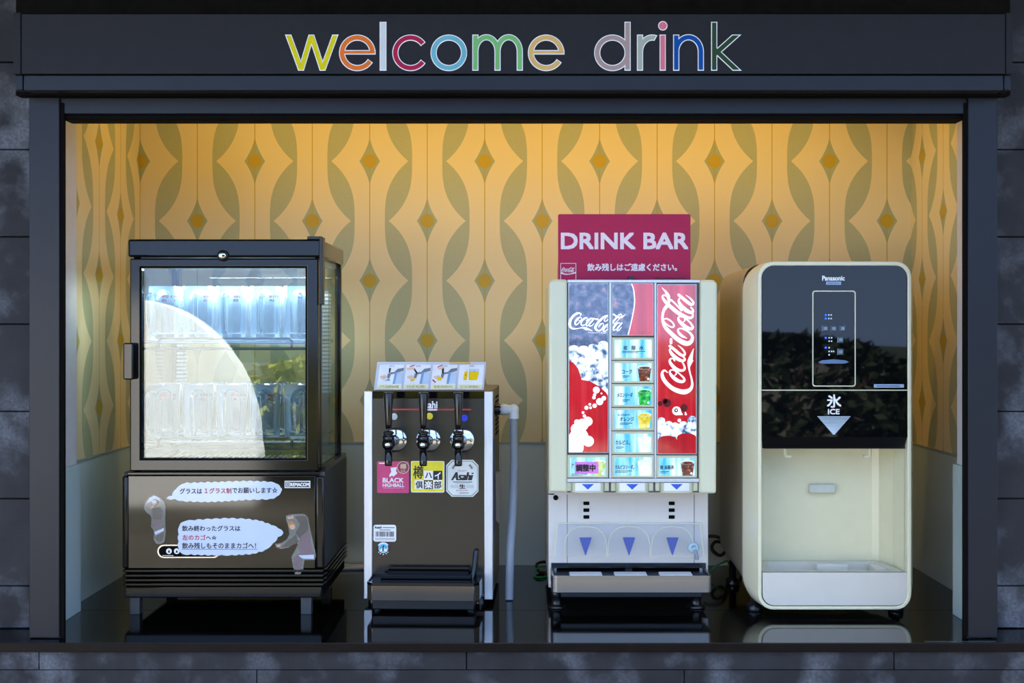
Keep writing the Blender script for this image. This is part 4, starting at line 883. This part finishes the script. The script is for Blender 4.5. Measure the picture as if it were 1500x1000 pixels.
# clear cup guide with three arches
M['guide'] = glassmat('cup_guide_clear', (236, 240, 244), 1.45, .08, .8, .20, (226, 230, 240))
M['guide2'] = glassmat('cup_guide_arch', (240, 240, 240), 1.45, .08, .8, .12, (240, 236, 230))
PG = Pl(lambda x, y: YW - .006 - (y - 766) / 49 * .03)
gd = MB(); gd.poly([(817, 766), (1026, 766.5), (1031, 815), (812, 814.5)], PG, 0)
for a, b_ in (((817, 766), (1026, 766.5)), ((812, 814.5), (817, 766)), ((1031, 815), (1026, 766.5))): gd.stroke([(a[0], a[1], 1.6), ((a[0] + b_[0]) / 2, (a[1] + b_[1]) / 2, 1.6), (b_[0], b_[1], 1.6)], PG, 1, .0006, False, 1)
guide = gd.build('cup_guide', [M['guide'], M['cream_frame']], so, flat=True)
for cx in (857.5, 921, 984.5):
    ap = [(cx - 31, 815)]
    for k in range(17):
        a = math.pi * (1 - k / 16); ap.append((cx + 31 * (abs(math.cos(a)) ** .75) * (1 if math.cos(a) > 0 else -1) * (1 - .0 * k), 813 - 42.5 * math.sin(a) ** .62))
    ap.append((cx + 31, 815))
    q = MB(); q.poly(ap, PG, 0, .006); q.stroke([(x, y, 1.1) for x, y in ap], PG, 1, .0066, False, 2)
    q.poly([(cx - 9.2, 786), (cx + 9.2, 786), (cx + .6, 812), (cx - .6, 812)], PG, 2, .0068)
    q.build('arch', [M['guide2'], M['cream_frame'], pm('arrow_blue', (62, 80, 158), .4)], guide, flat=True)
c_ = PG.p(1015, 800.5); q = MB(); q.lathe((c_[0], c_[1] - .008, c_[2]), [(.0125, 0), (.0125, -.004), (.010, -.008), (.0062, -.009), (.0050, -.002), (0, -.002)], 20, 0, 'Y'); q.build('hose_port', pm('port_blue', (176, 204, 214), .3), so)
MB().tube([(c_[0] + .001, c_[1] - .018, c_[2] - .004), (c_[0] + .006, c_[1] - .018, c_[2] - .016), (c_[0] + .007, c_[1] - .016, c_[2] - .026)], .0042, 8).build('port_hose', M['hose'], so)
# drip tray
YD2 = .262; xa, xb = pX(808, YD2), pX(1043, YD2); za, zb2 = pZ(843.5, YD2), pZ(868, YD2)
M['trayin'] = pm('tray_inner', (34, 38, 44), .18, .3, var=.1)
ot = rrect(xa, YD2, xb, YW - .002, .012, 4)
td = prismz(MB(), ot, zb2, za - .006).build('drip_tray', M['steel'], so, bevel=.001)
ii = rrect(xa + .005, YD2 + .005, xb - .005, YW - .006, .009, 4); n = len(ot); rm = MB(); vv = [(x, y, z) for z in (za - .006, za) for o_ in (ot, ii) for x, y in o_]; ff = []
for i in range(n):
    j = (i + 1) % n; ff += [(2 * n + i, 2 * n + j, 3 * n + j, 3 * n + i), (i, j, 2 * n + j, 2 * n + i), (n + i, 3 * n + i, 3 * n + j, n + j)]
rm.add(vv, ff).build('tray_rim', M['steel'], td)
prismz(MB(), ii, za - .007, za - .005).build('tray_floor', M['trayin'], td)
MB().pbox(807.5, 1034, 824.5, 838, YW - .006, .006).build('tray_back', M['trayin'], td, bevel=.001)
MB().pbox(916, 926, 829, 840, YW - .012, .006).build('tray_catch', M['trayin'], td)
for x0 in (834.5, 900.5, 967): 
    MB().pbox(x0, x0 + 48, 841.4, 847.5, .285, .035).build('cup_rest', M['white'], td, bevel=.002)
    q = MB()
    for k in range(4): q.pbox(x0 + 3 + 11 * k, x0 + 11 + 11 * k, 838.6, 840.4, .322, .003)
    q.build('rest_grid', M['trayin'], td)
MB().box(pX(821, .28), pX(1030, .28), .285, .36, pZ(876, .28), zb2).build('tray_keel', M['trayin'], td, bevel=.003)
for x, y in ((815, .315), (1019.5, .315), (815, .68), (1019.5, .68)):
    X = pX(x, .315); q = MB(); q.lathe((X, y, ZT), [(0, 0), (.020, 0), (.021, .003), (.013, .007), (.0115, .010), (.0115, .024), (.013, .026), (.013, .044), (0, .044)], 20); q.build('foot', M['black'], so)
# ================================================================== drink bar sign
YG = .40; PSg = Pl(YG)
sg = thing('drink_bar_sign', 'crimson DRINK BAR sign board standing behind the dispenser top', 'sign', (pX(914, YG), YG, pZ(412, YG)))
MB().pprism(rrect(817.5, 313.5, 1011.5, 420, 2.5), YG, .004).build('board', pm('sign_crimson', (180, 34, 80), .4, var=.03, spec=.2), sg)
M['sign_text'] = pm('sign_lilac', (240, 224, 234), .5, var=.01)
q = MB(); q.text('DRINK BAR', (822.5, 341.5, 1007.5, 364), PSg, 0, .0006, .95); q.build('title_lettering', M['sign_text'], sg, flat=True)
q = MB(); q.text('飲み残しはご遠慮ください。', (860.5, 386, 991.5, 396.5), PSg, 0, .0006, .35); q.build('notice_lettering', M['sign_text'], sg, flat=True)
q = MB()
for a, b_, c, d in ((821, 385.2, 844, 386), (821, 385.2, 821.8, 420), (843.2, 385.2, 844, 420)): q.rect(a, b_, c, d, PSg, 0, .0006)
logo(q, lambda u, v: (822.6 + u * .0107, 398.6 - v * .0125), PSg, 0, .0006, .0135, 3)
q.stroke([(821.5, 399.5, 2.2), (829, 401.6, 1.6), (837, 400.8, 1.5), (843.6, 399, 2.4)], PSg, 0, .0008, False)
q.build('logo_mark', M['sign_text'], sg, flat=True)
q = MB(); q.text('Coca-Cola', (959.5, 405.4, 968, 408.4), PSg, 0, .0006, .1); q.rect(970, 407, 1006, 407.9, PSg, 0, .0006); q.build('small_print', M['print_black'], sg, flat=True)
MB().box(pX(920, YG), pX(927, YG), YG - .012, YG - .004, pZ(413, YH) , pZ(405, YG)).build('clip', M['black'], sg)

# ================================================================== ice dispenser
YI = .22; PI_ = Pl(YI)
M['ice_cream'] = pm('ice_cream_plastic', (230, 224, 190), .28, var=.02, scale=4, coat=.3)
M['ice_side'] = pm('ice_side_metal', (176, 164, 140), .3, .55, var=.05, scale=3)
M['ice_inner'] = pm('ice_recess', (226, 221, 188), .3, var=.02)
M['ice_black'] = pm('ice_black_glass', (7, 8, 11), .02, spec=.42, var=.05)
M['ice_tray'] = pm('ice_tray_white', (214, 209, 196), .35, var=.02)
im = thing('ice_dispenser', 'cream ice dispenser with glossy black control panel and open bay', 'ice machine', (pX(1222, YI), .4, ZT))
x0, x1, z1, z0 = pX(1110, YI), pX(1335.5, YI), pZ(382.5, YI), pZ(893, YI)
def sec(d, dx, r, dz=0): return [(x, z) for x, z in rrect(x0 - dx, z0 - dz + d, x1 + dx, z1 + dz, r, 7)]
xL = pX(1087, .29); gx = x0 - xL
shell = MB()
pr = [(YI + .004, sec(0, 0, .036)), (YI + .010, sec(0, .003, .037)), (YI + .045, sec(.0, gx * .8, .05)), (.285, sec(.004, gx, .06))]
n = len(pr[0][1]); shell.loft(pr, 0, True, False)
shell.build('front_shell', M['ice_cream'], im)
rear = [(.287, [(x, z) for x, z in rrect(xL + .001, z0 + .028, x1 + gx - .001, z1 - .002, .045, 7)]), (.60, [(x, z) for x, z in rrect(xL + .002, z0 + .045, x1 + gx - .002, z1 - .004, .045, 7)])]
rb_ = MB().loft(rear, 0, True, False); rb_.add([(x, rear[-1][0], z) for x, z in rear[-1][1]], [tuple(range(len(rear[-1][1])))]); rb_.build('rear_body', M['ice_side'], im)
MB().loft([(.283, rrect(xL - .0012, z0 + .004, x1 + gx + .0012, z1 + .001, .058, 7)), (.288, rrect(xL - .0012, z0 + .004, x1 + gx + .0012, z1 + .001, .058, 7))], 0, True, False).build('seam_trim', M['alu'], im)
fr_o = [(pX(x, YI), pZ(y, YI)) for x, y in rrect(1110, 382.5, 1335.5, 893, 23, 7)]; fr_i = [(pX(x, YI), pZ(y, YI)) for x, y in rrect(1116, 389, 1329.5, 888, 18, 7)]
MB().ring(fr_o, fr_i, YI, YI + .03).build('front_frame', M['ice_cream'], im, bevel=.0025, seg=2)
# black glass panels
top = [p for p in rrect(1116.3, 389.3, 1329.3, 660, 17, 7) if p[1] < 480]
q = MB().pprism([(1329.3, 570.6), (1116.3, 570.6)] + [p for p in sorted([t for t in top if t[0] < 1220], key=lambda t: (-t[1], t[0]))] + [p for p in sorted([t for t in top if t[0] >= 1220], key=lambda t: (t[1], t[0]))], YI + .002, .02)
cp = q.build('control_panel', M['ice_black'], im)
q = MB(); q.pbox(1116.3, 1329.3, 572, 640, YI + .001, .02)
ch = q.build('chute_panel', M['ice_black'], im)
q = MB(); q.add([PI_.p(1116.3, 640, -.001), PI_.p(1329.3, 640, -.001), PI_.p(1326, 657, -.016), PI_.p(1119, 657, -.016)], [(0, 1, 2, 3)]); q.pbox(1119, 1326, 640, 657, YI + .0165, .02); q.build('chute_lip', M['black'], im, flat=True)
MB().pbox(1116.3, 1329.3, 570.6, 572, YI + .0005, .01).build('chute_line', M['ice_cream'], im)
PQ = Pl(YI + .002)
q = MB(); q.pring(rrect(1190, 425.5, 1253.5, 566, 4), rrect(1191.5, 427, 1252, 564.5, 3), YI + .0012, .001); q.build('key_frame', M['ice_cream'], cp)
M['icon'] = pm('icon_pale', (176, 200, 226), .4, emit=.25); M['led'] = pm('led_blue', (20, 60, 255), .4, emit=3.0); M['keycap'] = pm('key_cap', (120, 136, 150), .18, .4)
q = MB()
for y in (461.2, 466.4, 494.6, 509): q.poly(disc(1209.5, y, 1.5, 10), PQ, 1, .0006)
for y, xs_ in ((461.2, (1213, 1216.5)), (466.4, (1213, 1216.5)), (494.6, (1213.5, 1217)), (499.5, (1213.5, 1217)), (509, (1213.5,)), (514.5, (1213.5, 1217, 1220)), (519.5, (1213.5,))):
    for x in xs_: q.rect(x, y - 1, x + 2, y + 1, PQ, 0, .0006)
q.build('indicators', [M['icon'], M['led']], cp, flat=True)
for x, y in ((1208.5, 481), (1221, 481), (1234, 481), (1231, 497.5), (1231, 515)):
    q = MB(); z_ = PQ.p(x, y); s_ = .0072; b4 = [(z_[0] - s_, YI + .002, z_[2] - s_), (z_[0] + s_, YI + .002, z_[2] - s_), (z_[0] + s_, YI + .002, z_[2] + s_), (z_[0] - s_, YI + .002, z_[2] + s_)]; s2 = s_ * .55
    t4 = [(z_[0] - s2, YI - .003, z_[2] - s2), (z_[0] + s2, YI - .003, z_[2] - s2), (z_[0] + s2, YI - .003, z_[2] + s2), (z_[0] - s2, YI - .003, z_[2] + s2)]
    q.add(b4 + t4, [(4, 5, 6, 7), (0, 1, 5, 4), (1, 2, 6, 5), (2, 3, 7, 6), (3, 0, 4, 7)]); q.build('key', M['keycap'], cp)
q = MB(); q.poly([(1198, 530.5), (1204, 527.5), (1221, 526), (1238, 527.5), (1243.5, 530), (1238, 532.2), (1204, 532.4)], PQ, 0, .0006); q.build('key_ledge', pm('ledge_blue', (96, 122, 160), .25), cp, flat=True)
q = MB(); q.text('Panasonic', (1204.5, 404, 1237, 410.6), PQ, 0, .0006, .3); q.rect(1210, 412.3, 1232, 417, PQ, 1, .0006); q.rect(1212, 414.2, 1230, 415, PQ, 2, .0009); 
qr = MB(); qr.rect(1280, 562.5, 1324, 567.5, PQ, 0, .0006); qr.rect(1284, 564.5, 1318, 565.7, PQ, 1, .0009); qr.build('rating_plate', [pm('plate_blue', (150, 176, 208), .4), pm('plate_ink', (60, 80, 110), .5)], cp, flat=True)
q.build('brand_print', [M['print_white'], pm('plate_blue', (150, 176, 208), .4), pm('plate_ink', (60, 80, 110), .5)], cp, flat=True)
PQ2 = Pl(YI + .001); q = MB(); q.text('氷', (1211.5, 578, 1232, 596.5), PQ2, 0, .0006, .45).text('ICE', (1213, 599, 1229.5, 606.4), PQ2, 0, .0006, .3)
for k in range(14):
    y = 609.5 + k * 1.9; hw = 24.5 * (1 - (y - 609) / 27.5); g = .45 + .5 * k / 13
    q.rect(1221.5 - hw, y, 1221.5 + hw, y + 1.9 * min(1, g + .05), PQ2, 1, .0006)
q.build('ice_print', [M['print_white'], pm('ice_arrow', (206, 224, 236), .4)], ch, flat=True)
# open bay
bx0, bx1 = pX(1117, YI), pX(1329, YI); bz1 = pZ(655, YI); bzt = pZ(838, YI); yk = YI + .15
q = MB(); wx0, wx1 = pX(1122, yk), pX(1286, yk) ; wx0 = bx0 + .006; wx1 = bx1 - .006
rec = [(bx0, YI + .02), (bx0 + .004, YI + .09), (bx0 + .02, yk - .008), (bx0 + .034, yk), (bx1 - .034, yk), (bx1 - .02, yk - .008), (bx1 - .004, YI + .09), (bx1, YI + .02)]
n = len(rec); zz0 = z0 + .012
q.add([(x, y, z) for z in (zz0, bz1 + .02) for x, y in rec], [(i, i + 1, n + i + 1, n + i) for i in range(n - 1)], 0, False); q.add([(x, y, zz0) for x, y in rec], [tuple(range(n))]); q.add([(x, y, bz1 + .012) for x, y in rec], [tuple(range(n))])
q.build('bay', M['ice_inner'], im, flat=True)
q = MB(); q.pbox(1186.5, 1224.5, 709.5, 722.5, yk - .02, .02); q.build('sensor', pm('sensor_grey', (196, 202, 192), .25, coat=.5), im, bevel=.003)
for xx, s_ in ((1150, 1), (1274, -1)):
    X, Z = pX(xx, YI + .06), pZ(657, YI + .06); q = MB(); q.tube([(X, YI + .06, Z + .01), (X, YI + .06, Z - .012), (X + s_ * .004, YI + .06, Z - .017), (X + s_ * .014, YI + .06, Z - .017)], .0042, 8, 0, 3); q.build('hook', M['ice_cream'], im)
# ice tray
tr = [(pX(x, YI), pZ(y, YI)) for x, y in [(1117, 838.5), (1329, 838.5)] + [p for p in rrect(1117, 780, 1329, 886.5, 17, 6) if p[1] > 850 and p[0] > 1220][::-1][::-1]]
rr_ = rrect(1117, 800, 1329, 886.5, 17, 7); low = [p for p in rr_ if p[1] > 860]
right = sorted([p for p in low if p[0] > 1220], key=lambda p: p[1]); left = sorted([p for p in low if p[0] < 1220], key=lambda p: -p[1])
q = MB().pprism([(1117, 838.5), (1329, 838.5)] + right + left, YI + .003, .008); tro = q.build('ice_tray', M['ice_tray'], im, bevel=.0008)
zt_ = pZ(838.5, YI); iy0, iy1 = YI + .011, yk - .012
q = MB(); o4 = [(bx0 + .002, iy0), (bx1 - .002, iy0), (bx1 - .018, iy1), (bx0 + .018, iy1)]; i4 = [(bx0 + .022, iy0 + .014), (bx1 - .022, iy0 + .014), (bx1 - .036, iy1 - .010), (bx0 + .036, iy1 - .010)]
vv = [(x, y, zt_) for x, y in o4] + [(x, y, zt_) for x, y in i4] + [(x, y, zt_ - .022) for x, y in i4] + [(x, y, zt_ - .03) for x, y in o4]
q.add(vv, [(0, 1, 5, 4), (1, 2, 6, 5), (2, 3, 7, 6), (3, 0, 4, 7), (4, 5, 9, 8), (5, 6, 10, 9), (6, 7, 11, 10), (7, 4, 8, 11), (8, 9, 10, 11), (0, 3, 15, 12), (2, 1, 13, 14), (3, 2, 14, 15)]); q.build('tray_well', M['ice_tray'], tro, flat=True)
MB().box(pX(1187, iy1), pX(1233, iy1), iy1 - .06, iy1 - .048, zt_ - .022, zt_ + .004).build('tray_divider', M['ice_tray'], tro, bevel=.004)
MB().box(pX(1268, iy1), pX(1296, iy1), iy1 - .07, iy1 - .02, zt_ - .022, zt_ - .002).build('tray_block', M['ice_tray'], tro, bevel=.003)
for xx, yy in ((1101, .285), (1312, .285), (1101, .56), (1312, .56)):
    X = pX(xx, .285) + (.006 if xx < 1200 else 0); q = MB(); q.lathe((X, yy, ZT), [(0, 0), (.017, 0), (.018, .002), (.016, .016), (.009, .018), (.009, .06), (0, .06)], 10); q.build('foot', M['black'], im)
# ================================================================== cables
def cable(pts, r, mat, label, cat='cable'):
    P = [(pX(x, y_), y_, z if z is not None else ZT + r + .0005) for x, y_, z in pts]
    c = (P[0][0], P[0][1], ZT); o = MB().tube(P, r, 8).build('power_cable', mat, None, loc=c); return tag(o, label, cat)
M['cab_black'] = pm('cable_black', (20, 17, 15), .5); M['cab_green'] = pm('cable_green', (24, 150, 84), .5); M['cab_white'] = pm('cable_white', (190, 195, 205), .5)
zc_ = lambda py, y_: pZ(py, y_)
cable([(1030, .74, zc_(786, .74)), (1046, .735, zc_(785, .735)), (1058, .73, zc_(790, .73)), (1064, .73, zc_(803, .73)), (1056, .73, zc_(813, .73)), (1046, .73, zc_(808, .73)), (1043, .735, zc_(800, .735)), (1049, .74, zc_(793, .74)), (1062, .745, zc_(797, .745)), (1078, .74, zc_(812, .74)), (1090, .72, None)], .0045, M['cab_black'], 'looped black power cable hanging between the dispenser and the ice machine')
cable([(1036, .70, zc_(838, .70)), (1040, .66, zc_(836, .66)), (1048, .66, zc_(829, .66)), (1058, .66, zc_(824, .66)), (1066, .70, zc_(822, .7)), (1070, .70, None)], .0022, M['cab_green'], 'thin green earth wire beside the ice machine')
cable([(806, .76, zc_(823, .76)), (794, .74, zc_(823, .74)), (786, .72, zc_(827, .72)), (790, .70, None), (806, .68, None)], .004, M['cab_black'], 'black power cable coiled behind the dispenser\'s left foot')
cable([(806, .74, zc_(827, .74)), (796, .70, zc_(829, .70)), (786, .68, zc_(833, .68)), (782, .66, None), (792, .64, None), (806, .66, None)], .0018, M['cab_green'], 'thin green wire curling left of the dispenser')
cable([(470, .77, None), (500, .775, None), (520, .77, None), (545, .765, None), (580, .77, None)], .0048, M['cab_white'], 'pale cable lying behind the beer server by the back wall')
cable([(470, .735, None), (505, .74, None), (525, .745, None), (545, .75, None), (580, .745, None)], .0048, M['cab_white'], 'grey cable on the counter between cooler and beer server')

# ================================================================== warm strip lamp hidden behind the lintel
lp = thing('strip_lamp', 'warm strip lamp fixed under the niche ceiling behind the shutter lintel', 'lamp', (0, .52, CEIL))
M['lamp_warm'] = pm('lamp_diffuser', (255, 190, 90), .5, emit=4.0)
MB().box(-.92, .92, .495, .545, CEIL - .022, CEIL).build('housing', M['white'], lp, bevel=.002)
MB().box(-.90, .90, .502, .538, CEIL - .030, CEIL - .0225).build('diffuser', M['lamp_warm'], lp, bevel=.002)
la = bpy.data.lights.new('strip_lamp_light', 'AREA'); la.shape = 'RECTANGLE'; la.size = 1.8; la.size_y = .04; la.energy = 2.4; la.color = (1, .64, .07)
lo = bpy.data.objects.new('strip_lamp_light', la); COL.objects.link(lo); lo.parent = lp; lo.location = (0, 0, -.034); lo.rotation_euler = (R(22), 0, 0)

# ================================================================== the place outside: added light blockers, and the yard for the reflections
struct(MB().box(-3.2, 3.2, -1.3, 1.6, ZC + 1.05, ZC + 1.2).build('shade_roof', M['shade_eave']))  # unseen slab, added to shade the facade and limit the sky light
struct(MB().box(-3.0, 3.0, YB + .12, YB + .3, 0, ZC + 1.05).build('light_block_wall', M['grout']))  # unseen, added to keep sunlight from leaking into the niche
def ground():
    m, t, b = newmat('ground_soil'); n = noise_node(t, .9, 6); n2 = noise_node(t, 14, 5)
    o = ramp(t, (N(t, n.outputs['Fac']) * .75 + N(t, n2.outputs['Fac']) * .25).s, [(.35, lin((56, 62, 42))), (.47, lin((78, 74, 60))), (.58, lin((96, 90, 80))), (.7, lin((114, 108, 100)))])
    t.links.new(o, b.inputs['Base Color']); b.inputs['Roughness'].default_value = .9; return m
struct(MB().box(-40, 40, -60, .022, -.1, 0).build('floor', ground()))
M['reflect_white'] = pm('reflected_white', (238, 236, 230), .8, var=.03, scale=3)  # for the made-up form mirrored in the cooler door
p_ = [(-9, 0), (-2.35, 0), (-2.32, .45)]
for k in range(12): a = math.pi / 2 * k / 11; p_.append((-3.5 + 1.16 * math.cos(a), .55 + 1.28 * math.sin(a)))
p_ += [(-9, 1.95)]
struct(MB().prism(p_, -7.9, -7.6).build('reflected_white_form', M['reflect_white']))  # made-up white form, shaped to give the white reflection in the cooler door
M['leaf_dark'] = pm('leaf_dark', (44, 58, 34), .6, var=.3, scale=5); M['leaf_yellow'] = pm('leaf_yellow', (150, 150, 52), .6, var=.3, scale=5); M['bark'] = pm('bark', (70, 56, 44), .9)
def shrub(cx, cy, rx, ry, h, n, mat, label, seed):
    rnd = random.Random(seed); t = thing('shrub', label, 'shrub', (cx, cy, 0), 'shrubs across the yard')
    q = MB()
    for k in range(n):
        a = rnd.uniform(0, 2 * math.pi); u = rnd.uniform(-.9, 1); rr = math.sqrt(max(0, 1 - u * u)) * rnd.uniform(.75, 1)
        p = Vector((cx + rx * rr * math.cos(a), cy + ry * rr * math.sin(a), h * .5 + h * .5 * u)); s_ = rnd.uniform(.06, .14)
        d = Vector((rnd.uniform(-1, 1), rnd.uniform(-1, 1), rnd.uniform(-.6, .8))).normalized(); e_ = d.orthogonal().normalized()
        q.add([p - d * s_, p + e_ * s_ * .5, p + d * s_, p - e_ * s_ * .5], [(0, 1, 2, 3)])
    q.build('foliage', mat, t, flat=True)['kind'] = 'stuff'
    q = MB()
    for k in range(5): a = 2 * math.pi * k / 5; q.tube([(cx, cy, 0), (cx + rx * .3 * math.cos(a), cy + ry * .3 * math.sin(a), h * .4), (cx + rx * .6 * math.cos(a), cy + ry * .6 * math.sin(a), h * .75)], .03, 6, 0, 2)
    q.build('stems', M['bark'], t)
shrub(-2.0, -9.5, 1.3, 1.0, 1.25, 2600, M['leaf_yellow'], 'yellow-green shrub mirrored in the cooler door', 1)
for i, (x, y, w2, h) in enumerate(((3.0, -10.5, 1.7, 1.5), (6.6, -12, 1.8, 1.75), (0.2, -14, 1.8, 1.3), (10.6, -14, 2.0, 1.9))):
    shrub(x, y, w2, 1.2, h, 2600, M['leaf_dark'], ['dark shrub mirrored at the right of the ice panel', 'taller dark shrub mirrored beside the ice panel edge', 'low dark shrub mirrored in the beer server panel', 'widest dark shrub far right across the yard'][i], 10 + i)
hb = []; nh = 60
for k in range(nh + 1):
    x = -60 + 120 * k / nh; hb.append((x, 1.0 + 1.3 * mnoise.noise(Vector((x * .06, 3, 0))) + .35 * mnoise.noise(Vector((x * .4, 1, 0)))))
struct(MB().prism([(-60, -.1)] + [(60, -.1)] + hb[::-1], -62, -58).build('hill', pm('hill_green', (54, 66, 56), .9, var=.2, scale=.5)))
